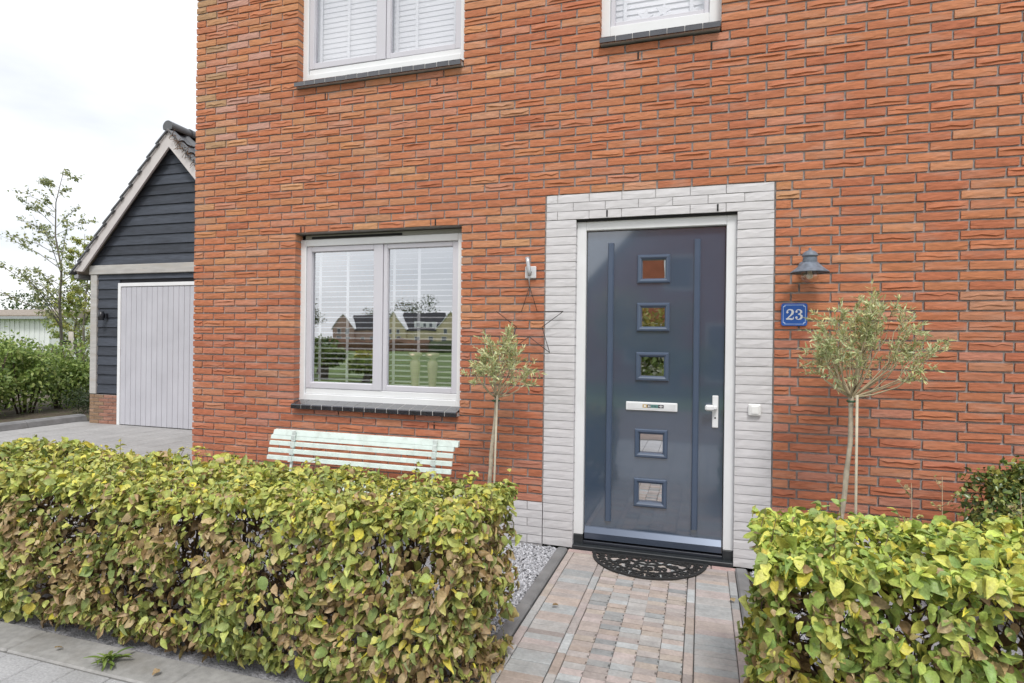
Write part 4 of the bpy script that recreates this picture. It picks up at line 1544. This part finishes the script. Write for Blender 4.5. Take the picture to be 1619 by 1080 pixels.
# brick foot
foot = MB().box(GX0 + .008, -7.14, GY - .015, GY + .2, -.05, .505).build('plinth', mortar_mat, gar)
for n in range(8):
    x = GX0
    off = .11 if n % 2 else .22
    first = True
    while x < -7.145:
        e = min(x + (off if first else .22), -7.14)
        if -7.14 - e < .05: e = -7.14
        mb = MB()
        k = random.uniform(.8, 1.15)
        mb.col = (.30 * k, .15 * k, .105 * k) if x > GX0 + .12 else (.28 * k, .18 * k, .11 * k)
        v, f, sm = brick_geo(e - x - .01, .053, .2, br)
        mb.add(v, f); mb.sm = sm
        piece('brick', mb.mesh('brick', brick_mat), foot, ((x + e) / 2, GY - .026, n * .0635 + .03))
        x = e
        first = False
# door
gd = MB().box(-7.07, -4.77, GY - .008, GY + .028, .01, 2.375).build('garage_door', M('gd_gap', (.16, .16, .18), .8), gar)
pm = MB(); pm.box(-.0545, .0545, -.012, .012, .012, 2.37, .004)
pme = pm.mesh('plank', gdoor_mat)
for i in range(20):
    piece('plank', pme, gd, (-7.012 + i * .115, GY - .012, 0))
mb = MB()
mb.box(-7.135, -7.072, GY - .036, GY + .03, 0, 2.44, .005)
mb.box(-4.77, -4.71, GY - .036, GY + .03, 0, 2.44, .005)
mb.box(-7.071, -4.771, GY - .0355, GY + .03, 2.378, 2.44, .005)
mb.build('door_frame', white_frame, gd)
# roof
ry0, ry1 = 3.30, 8.5
ex, ez, ax, az = -8.02, 2.66, GC, 4.93
barge = M('barge_paint', (.60, .565, .555), .5, .06, 5)
for sgn in (-1, 1):
    def PX(d): return GC + sgn * d
    d0, d1 = 0, GC - ex
    sl_ = (az - ez) / d1
    mb = MB()
    bw = .235
    mb.prism([(PX(0), az), (PX(d1), ez), (PX(d1 - .17), ez - .015), (PX(0), az - bw * 1.15)], 'y', ry0 - (.002 if sgn > 0 else 0), ry0 + .035)
    mb.build('barge_board', barge, gar)
    mb = MB()
    mb.prism([(PX(0), az + .03), (PX(d1 + .01), ez + .02), (PX(d1 + .005), ez - .012), (PX(0), az - .004)], 'y', ry0 - .016 - (.002 if sgn > 0 else 0), ry0 + .01)
    mb.build('verge_trim', white_frame, gar)
    deck = MB()
    deck.prism([(PX(0), az - .006), (PX(d1), ez - .006), (PX(d1), ez - .05), (PX(0), az - .06)], 'y', ry0 + .036, ry1)
    deck = deck.build('roof', M('roof_deck', (.35, .3, .25), .9), gar)
    n = 11
    ln = math.hypot(d1 + .04, (az - ez) * (d1 + .04) / d1)
    ang = math.atan2(az - ez, d1)
    tm = MB()
    tw, tl = .30, ln / n
    prof = [(-tw / 2, .012), (-tw / 2 + .03, .045), (-tw / 2 + .075, .055), (-tw / 2 + .12, .035), (-tw / 2 + .16, .015), (tw / 2 - .06, .010), (tw / 2, .016), (tw / 2, -.006), (-tw / 2 + .16, -.008), (-tw / 2, -.008)]
    # built along local x (down the slope), y = width, z = up; rear end lower so that each row laps the one below
    v = [(0, y_, z_ - .022) for y_, z_ in prof] + [(tl + .05, y_, z_ + .014) for y_, z_ in prof]
    np_ = len(prof)
    tm.add(v, [tuple(range(np_)), tuple(range(2 * np_ - 1, np_ - 1, -1))] + [(i, (i + 1) % np_, np_ + (i + 1) % np_, np_ + i) for i in range(np_)])
    tme = tm.mesh('roof_tile', M('anthracite_tile', (.105, .11, .12), .5, .2, 6, .2, 60))
    bm = bmesh.new(); bm.from_mesh(tme); bmesh.ops.recalc_face_normals(bm, faces=bm.faces); bm.to_mesh(tme); bm.free()
    xd = Vector((sgn * math.cos(ang), 0, -math.sin(ang)))
    zd = Vector((sgn * math.sin(ang), 0, math.cos(ang)))
    yd = zd.cross(xd)
    for i in range(n):
        for j in range(13):
            o_ = Vector((GC, 0, az + .022)) + xd * (i * tl + .01) + Vector((0, ry0 + .11 + j * .30, 0))
            mw = Matrix(((xd.x, yd.x, zd.x, o_.x), (xd.y, yd.y, zd.y, o_.y), (xd.z, yd.z, zd.z, o_.z), (0, 0, 0, 1)))
            piece('roof_tile', tme, deck, mw=mw)
ridge = MB()
for j in range(12):
    y = ry0 - .03 + j * .42
    mb = MB()
    ring_ = []
    for yy, rr_ in ((y, .10), (y + .46, .085)):
        ring_.append([(GC + rr_ * math.cos(t), yy, az + .05 + rr_ * math.sin(t)) for t in np.linspace(-.5, math.pi + .5, 14)])
    v = ring_[0] + ring_[1]
    f = [(i, i + 1, 14 + i + 1, 14 + i) for i in range(13)]
    if j == 0: f.append(tuple(range(14)))
    mb.smooth = False
    mb.add(v, f)
    mb.build('ridge_tile', M('anthracite_tile'), gar)
mb = MB()
for k in range(70):
    t = random.uniform(.08, .75)
    p = Vector((GC + t * .9, ry0 - .02 - random.uniform(0, .05), az - t * .9 * slope + .03 + random.uniform(-.03, .03)))
    e = p + Vector((random.gauss(0, .06), random.uniform(-.05, .02), random.gauss(-.02, .05)))
    mb.tube([p, (p + e) / 2 + Vector((0, 0, .01)), e], .004, 3)
mb.build('nest_straw', M('straw_brown', (.16, .09, .05), .9, .3, 20), gar)
MB().box(ex - .06, ex + .03, ry0 + .02, ry1, ez - .14, ez - .05, .02).build('gutter', M('zinc', (.35, .36, .38), .4, metal=.4), gar)

gl = thing('garage_lamp', 'small black cylinder lamp on the dark boards beside the garage door', 'lamp', loc=(-7.42, 3.4, 1.8))
MB().tube([(-7.43, 3.33, 1.80), (-7.43, 3.33, 1.95)], .045, 14).build('lamp_body', M('lamp_black', (.02, .022, .028), .35), gl)
MB().box(-7.46, -7.38, 3.37, 3.417, 1.83, 1.92, .004).build('lamp_bracket', M('lamp_black'), gl)

# driveway kerbs
for i in range(6):
    y1 = 3.62 - i * 1.0
    mb = MB()
    prof = [(-8.36, -.1), (-8.36, .07), (-8.32, .105), (-8.20, .105), (-8.14, .08), (-8.105, .0), (-8.105, -.1)]
    mb.prism(prof, 'y', y1 - .992, y1)
    o = mb.build('kerb_stone', kerb_mat)
    tag(o, ['rounded grey kerb stone at the garage corner of the driveway', 'second rounded grey kerb stone from the garage corner', 'third rounded grey kerb stone from the garage corner', 'fourth rounded grey kerb stone from the garage corner', 'fifth rounded grey kerb stone from the garage corner', 'sixth rounded grey kerb stone from the garage, nearest the street'][i], 'kerb', 'kerb stones along the driveway')
for j, x in enumerate((-8.36, -8.36)):
    pass

# ------------------------------------------------------------------ planting and trees left of the garage
bgleaf = M('bg_leaf', attr=True, rough=.45, var=.12, vscale=20, trans=.4)
BG = [(.20, .29, .075), (.26, .36, .09), (.34, .45, .12), (.15, .23, .065), (.43, .50, .17)]
SH2 = [leaf_shape(1, .55, .15, .2, 3, 0, 11), leaf_shape(1, .6, .2, .1, 3, 0, 12)]
bs = [(-10.25, 3.15, .62, .60, .6, .66), (-10.35, 4.05, .70, .62, .6, .70), (-10.6, 4.95, .66, .58, .6, .66), (-11.1, 5.75, .75, .7, .7, .75), (-11.5, 4.3, .85, .75, .8, .85), (-11.6, 3.3, .85, .8, .8, .85)]
names_ = ['low green hornbeam shrub nearest the street beside the driveway', 'full green hornbeam shrub behind the driveway kerb', 'green hornbeam shrub below the slim tree', 'green shrub beside the garage wall', 'tall green shrub in the second row behind the driveway kerb', 'tall green shrub at the left edge before the white shed']
for i, b in enumerate(bs):
    t = thing('shrub', names_[i], 'shrub', 'green shrubs left of the driveway', (b[0], b[1], 0))
    r = random.Random(100 + i)
    bl = [b] + [(b[0] + r.uniform(-.45, .45), b[1] + r.uniform(-.45, .45), b[2] + r.uniform(-.25, .45), .3, .3, .32) for k in range(6)]
    leaf_cloud(bl, 3600, .05, .10, BG, SH2, bgleaf, t, 200 + i, hollow=.15)
    mb = MB()
    for k in range(9):
        a = r.uniform(0, 6.28)
        mb.tube([(b[0] + .1 * math.cos(a), b[1] + .1 * math.sin(a), -.1), (b[0] + .3 * math.cos(a), b[1] + .3 * math.sin(a), b[2]), (b[0] + .45 * math.cos(a), b[1] + .45 * math.sin(a), b[2] + .6)], [.02, .013, .004], 5)
    mb.build('stem', twig_mat, t)
t = thing('conifer_shrub', 'low dark green spreading shrub at the garage corner', 'shrub', loc=(-9.2, 4.6, 0))
leaf_cloud([(-9.3, 4.6, .28, .55, .5, .3), (-9.0, 4.9, .4, .4, .4, .35)], 2200, .05, .11, [(.035, .06, .025), (.05, .08, .03), (.07, .10, .035)], [leaf_shape(1, .2, .1, .2, 3, 0, 2)], bgleaf, t, 230, hollow=.1)
MB().tube([(-9.2, 4.6, -.1), (-9.2, 4.62, .5)], [.03, .01], 6).build('stem', twig_mat, t)

def slim_tree(label, base, h, nbr, spread, nleaf, lsize, cols, seed, group=None, low=.28, elev=(.25, .9), trunk_r=.045, extra=(), curve=.12, name='tree'):
    r = random.Random(seed)
    t = thing(name, label, 'tree', group, (base[0], base[1], 0))
    mb = MB()
    pts = [Vector((base[0] + r.gauss(0, .015) * k, base[1] + r.gauss(0, .02) * k, -.1 + (h + .1) * k / 7)) for k in range(8)]
    mb.tube(pts, [trunk_r * (1 - .88 * k / 7) for k in range(8)], 7)
    bark = M('tree_bark', (.16, .145, .12), .9, .25, 15)
    mb.build('trunk', bark, t)
    bb = MB()
    anchors = []
    def trunk_at(u):
        k = u * 7; i = min(6, int(k)); return pts[i].lerp(pts[i + 1], k - i)
    specs = []
    for k in range(nbr):
        u = low + (1 - low) * (k + r.random()) / nbr * .97
        a = r.uniform(0, 6.28)
        ln = spread * (1 - (u - low) / (1 - low) * .78) * r.uniform(.65, 1.1)
        specs.append((u, a, r.uniform(*elev), ln))
    specs += list(extra)
    for (u, a, el, ln) in specs:
        s_ = trunk_at(u)
        d = Vector((math.cos(a) * math.cos(el), math.sin(a) * math.cos(el), math.sin(el)))
        e = s_ + d * ln
        m1 = s_.lerp(e, .5) + Vector((0, 0, curve * ln * .5))
        bb.tube([s_, m1, e], [trunk_r * .32 * (1.15 - u), trunk_r * .2 * (1.15 - u) + .002, .002], 5, cap=False)
        for q in range(int(5 + ln * 5)):
            f_ = r.uniform(.25, 1)
            p = s_.lerp(m1, f_ * 2) if f_ < .5 else m1.lerp(e, f_ * 2 - 1)
            dd = (d + Vector((r.gauss(0, .7), r.gauss(0, .7), r.gauss(.1, .5)))).normalized()
            q_ = p + dd * r.uniform(.12, .35) * min(1, ln)
            bb.tube([p, q_], [.004, .0015], 4, cap=False)
            anchors.append((p, q_))
    bb.build('branch', bark, t)
    P, T, N_, S_, Cc = [], [], [], [], []
    for i in range(nleaf):
        p, q_ = anchors[r.randrange(len(anchors))]
        P.append(tuple(p.lerp(q_, r.uniform(.2, 1.1)) + Vector((r.gauss(0, .02), r.gauss(0, .02), r.gauss(0, .02)))))
        T.append((r.gauss(0, .8), r.gauss(0, .8), r.gauss(-.3, .5))); N_.append((r.gauss(0, .6), r.gauss(-.2, .6), 1)); S_.append(r.uniform(*lsize)); Cc.append(np.array(r.choice(cols)) * r.uniform(.8, 1.2))
    global rng
    rng = np.random.default_rng(seed)
    leaf_mass('crown', np.array(P), frames(np.array(T), np.array(N_)), np.array(S_), np.array(Cc), SH2, bgleaf, t)['kind'] = 'stuff'
    return t
slim_tree('slim bare-topped young tree with sparse leaves left of the garage', (-12.2, 6.0), 5.5, 30, 1.7, 2500, (.05, .09), [(.28, .33, .15), (.36, .40, .18), (.22, .26, .12), (.42, .42, .2)], 51,
          'young trees behind the driveway', low=.30, extra=((.42, 3.5, .5, 2.9), (.36, 3.7, .35, 3.0)))
slim_tree('young yellow-green tree close to the garage eave', (-14.75, 8.5), 4.5, 32, 1.5, 5200, (.05, .08), [(.36, .40, .11), (.42, .43, .11), (.28, .34, .09), (.46, .45, .14)], 52, 'young trees behind the driveway', low=.15)
slim_tree('leafy yellow-green tree behind the tree stakes', (-15.4, 8.8), 3.9, 30, 1.2, 4600, (.055, .085), [(.30, .38, .11), (.36, .42, .12), (.24, .32, .09)], 53, 'young trees behind the driveway', low=.12)
stake_mat = M('stake_wood', (.52, .48, .42), .8, .15, 10)
for x, y, lab in ((-11.95, 6.1, 'pale wooden tree stake with black strap next to the slim tree'), (-11.35, 6.3, 'pale wooden tree stake with black strap nearer the garage')):
    t = thing('tree_stake', lab, 'stake', 'tree stakes', (x, y, 0))
    MB().tube([(x, y, -.1), (x, y, 1.62)], .05, 9).build('post', stake_mat, t)
    MB().box(x - (.30 if x < -11.6 else .1), x + (.06 if x < -11.6 else .22), y - .055, y - .048, 1.30, 1.40).build('strap', M('strap_black', (.02, .02, .02), .8), t)

# white ribbed shed
shed = thing('shed', 'low white ribbed shed with brown roof beyond the shrubs', 'shed', loc=(-41, 22, 0))
rib_white = M('rib_white', (.72, .73, .74), .5, .05, 2)
mb = MB()
x = -47.0
while x < -35.6:
    mb.box(x, x + .34, 21.98, 22.0, 0, 2.55)
    mb.box(x + .34, x + .44, 21.93, 22.0, 0, 2.55)
    x += .44
mb.box(-47.0, -35.6, 22.001, 30, -.2, 2.55)
mb.build('wall', rib_white, shed)
mb = MB(); mb.prism([(21.6, 2.56), (30.4, 2.9), (30.4, 3.15), (26, 3.35), (21.6, 2.75)], 'x', -47.3, -35.3); mb.build('roof', M('shed_roof', (.25, .21, .17), .8, .2, 3), shed)
MB().box(-47.3, -35.3, 21.50, 21.59, 2.50, 2.66).build('gutter', M('zinc'), shed)

def far_tree(label, x, y, h, w, seed, cols=None, n=2600, group='far trees', name='tree'):
    r = random.Random(seed)
    t = thing(name, label, 'tree', group, (x, y, 0))
    MB().tube([(x, y, -.2), (x + .1, y, h * .3), (x, y, h * .7)], [w * .05 + .1, w * .04 + .06, .05], 7).build('trunk', M('tree_bark'), t)
    bl = [(x, y, h * .58, w * .42, w * .42, h * .3)]
    for k in range(11):
        a = r.uniform(0, 6.28); q = r.uniform(.2, .42)
        bl.append((x + w * q * math.cos(a), y + w * q * math.sin(a), h * r.uniform(.36, .86), w * .22, w * .22, h * .14))
    s_ = max(.18, h * .035)
    leaf_cloud(bl, n, s_ * .7, s_ * 1.3, cols or [(.05, .085, .025), (.07, .11, .03), (.04, .07, .025), (.09, .13, .035)], SH2, bgleaf, t, seed, name='crown', hollow=.2)
far_tree('rounded tree on the horizon behind the white shed', -58, 38, 7.0, 9, 61)
far_tree('rounded tree on the horizon right of the white shed', -50, 40, 6.3, 8, 62)
far_tree('low far tree behind the yellow-green saplings', -42, 42, 5.5, 8, 63)

# ------------------------------------------------------------------ across the street (seen in the window panes and the door)
lawn_hedge = M('far_hedge', (.06, .085, .03), .9, .4, 1.2, .6, 8)
opp = thing('opposite_house', 'red brick gabled house across the street', 'house', loc=(3.2, -20, 0))
ob_m = M('opposite_brick', (.36, .125, .07), .9, .15, 3, .3, 30)
mb = MB(); mb.prism([(-2.4, -.16), (8.8, -.16), (8.8, 3.4), (3.2, 9.4), (-2.4, 3.4)], 'y', -30, -20); mb.build('wall', ob_m, opp)
for sgn in (-1, 1):
    mb = MB(); a = (3.2 + sgn * 6.0, 2.97)
    mb.prism([(3.2, 9.41), a, (a[0] + sgn * .0, a[1] + .22), (3.2, 9.66)], 'y', -30.3, -19.6); mb.build('roof', M('roof_tile_dark'), opp)
for (x, z0, z1, w) in ((.2, .7, 2.3, 1.5), (5.6, .7, 2.3, 1.8), (1.6, 3.6, 5.0, 1.2), (4.6, 3.6, 5.0, 1.2), (3.1, 0, 2.3, 1.0)):
    f = MB(); ring(f, x - w / 2, x + w / 2, z0, z1, -20.02, -19.95, .09, .09, .09, .09, 0); f = f.build('window', white_frame, opp)
    MB().box(x - w / 2 + .09, x + w / 2 - .09, -19.99, -19.97, z0 + .09, z1 - .09).build('pane', M('far_glass', (.12, .14, .16), .1, .1), f)

far_tree('yellow-leaved garden tree before the opposite red house', .5, -16.6, 3.5, 3.0, 81, [(.40, .36, .10), (.34, .34, .09), (.46, .38, .12)], 2600, 'garden trees across the street')
far_tree('low green garden bush before the opposite red house', 1.6, -15.6, 1.6, 2.4, 82, [(.16, .22, .06), (.3, .34, .12), (.45, .45, .35)], 1600, 'garden trees across the street')
for i, (x, y, h, w, cc_, lab) in enumerate(((-12.7, -17, 1.3, 1.6, [(.12, .2, .05), (.2, .28, .07)], 'round green bush on the verge across the street'), (-11.4, -18.5, 1.0, 1.3, [(.45, .42, .08), (.35, .36, .08)], 'low yellow bush on the verge across the street'),
                                         (-10.2, -16.2, .8, 1.3, [(.16, .24, .06), (.3, .36, .1)], 'small fresh green bush on the verge across the street'), (-6.3, -18.4, 1.0, 1.7, [(.1, .17, .05), (.24, .3, .08)], 'wide green bush on the verge across the street'),
                                         (-14.6, -19.5, 1.8, 1.9, [(.08, .14, .04), (.14, .2, .06)], 'tall dark bush on the verge across the street'))):
    far_tree(lab, x, y, h, w, 400 + i, cc_, 900, 'bushes across the street', 'verge_bush')
cream = M('cream_brick', (.64, .56, .36), .9, .08, 1)
def far_house(label, xc, y, w, apex, eave, side_w, mat=None, seed=0, dormer=False):
    """gable end facing the street plus a long dark roof running sideways"""
    t = thing('terrace_house', label, 'house', 'houses across the field', (xc, y, 0))
    m_ = mat or cream
    mb = MB(); mb.prism([(xc - w / 2, -.2), (xc + w / 2, -.2), (xc + w / 2, eave), (xc, apex), (xc - w / 2, eave)], 'y', y - 9, y); mb.build('gable_wall', m_, t)
    mb = MB(); mb.box(xc + w / 2, xc + w / 2 + side_w, y - 8, y - 1, -.2, eave - .4); mb.build('wall', m_, t)
    rf = MB(); rf.prism([(y - .6, eave - .6), (y - 4.5, apex + .1), (y - 8.5, eave - .6)], 'x', xc + w * .1, xc + w / 2 + side_w); rf.build('roof', M('roof_tile_dark'), t)
    for sgn in (-1, 1):
        mb = MB(); mb.prism([(xc, apex + .02), (xc + sgn * (w / 2 + .35), eave - .33), (xc + sgn * (w / 2 + .35), eave - .05), (xc, apex + .32)], 'y', y - 9, y + .3); mb.build('barge_board', white_frame, t)
    dg = M('far_glass')
    for (dx, z0, z1, ww) in ((-w * .22, .6, 2.4, 1.5), (w * .22, .6, 2.4, 1.5), (-w * .18, 3.4, 4.8, 1.1), (w * .18, 3.4, 4.8, 1.1), (w / 2 + side_w * .3, .8, 2.4, 1.4), (w / 2 + side_w * .7, .8, 2.4, 1.4)):
        yy = y if dx < w / 2 else y - 1
        f = MB(); f.box(xc + dx - ww / 2 - .1, xc + dx + ww / 2 + .1, yy + .01, yy + .05, z0 - .1, z1 + .1); f = f.build('window', white_frame, t)
        MB().box(xc + dx - ww / 2, xc + dx + ww / 2, yy + .052, yy + .06, z0, z1).build('pane', dg, f)
    if dormer:
        d = MB().box(xc + w / 2 + side_w * .2, xc + w / 2 + side_w * .85, y - 3, y - 1.2, eave + .3, eave + 2.2).build('dormer', white_frame, t)
        for k in range(3):
            xx = xc + w / 2 + side_w * (.3 + .2 * k)
            MB().box(xx - .45, xx + .45, y - 1.19, y - 1.15, eave + .6, eave + 1.8).build('pane', dg, d)
far_house('brick gabled house with white bargeboards at the left across the field', -106, -160, 7.5, 9.2, 4.8, 9, M('pinkish_brick', (.46, .32, .27), .9, .1, 1), 1)
far_house('cream gabled house with a dormer across the field', -88, -160, 8.5, 9.7, 4.8, 11, None, 2, True)
far_house('second cream gabled house right of the dormer across the field', -69, -160, 9.5, 9.7, 4.8, 9, None, 3)
far_house('cream gabled house farthest right across the field', -45, -162, 9, 9.7, 4.8, 9, None, 4)
far_tree('large round tree behind the far cream houses', -90, -178, 17, 14, 71, n=1800)
far_tree('dark tree left of the far brick house', -118, -158, 15, 11, 72, n=1800)
far_tree('dense tree between the far houses', -100, -172, 13, 10, 73, n=1500)
far_tree('wide tree at the far left across the field', -135, -150, 14, 14, 74, n=1500)
for i, (x0, x1, y) in enumerate(((-75, -33, -70), (-32, -8, -68), (-64, -40, -40))):
    mb = MB()
    r = random.Random(300 + i)
    xs = np.linspace(x0, x1, 40)
    v, f = [], []
    for k, x in enumerate(xs):
        h_ = (1.5 if i < 2 else .8) + .25 * nz3(x, i * 7, 0, .5) + r.uniform(-.08, .08)
        v += [(x, y + .6, -.2), (x, y + .7 + r.uniform(-.1, .1), h_ * .7), (x, y, h_), (x, y - .7, h_ * .7), (x, y - .6, -.2)]
    for k in range(len(xs) - 1):
        for q in range(4):
            f.append((k * 5 + q, (k + 1) * 5 + q, (k + 1) * 5 + q + 1, k * 5 + q + 1))
    mb.add(v, f)
    tag(mb.build('field_hedge', lawn_hedge if i != 0 else M('brown_hedge', (.15, .085, .05), .9, .4, 1.2, .5, 8)),
        ['long brown field hedge before the far houses', 'long green field hedge right of the brown one', 'low green hedge in the middle of the field'][i], 'hedge', 'hedges across the field')
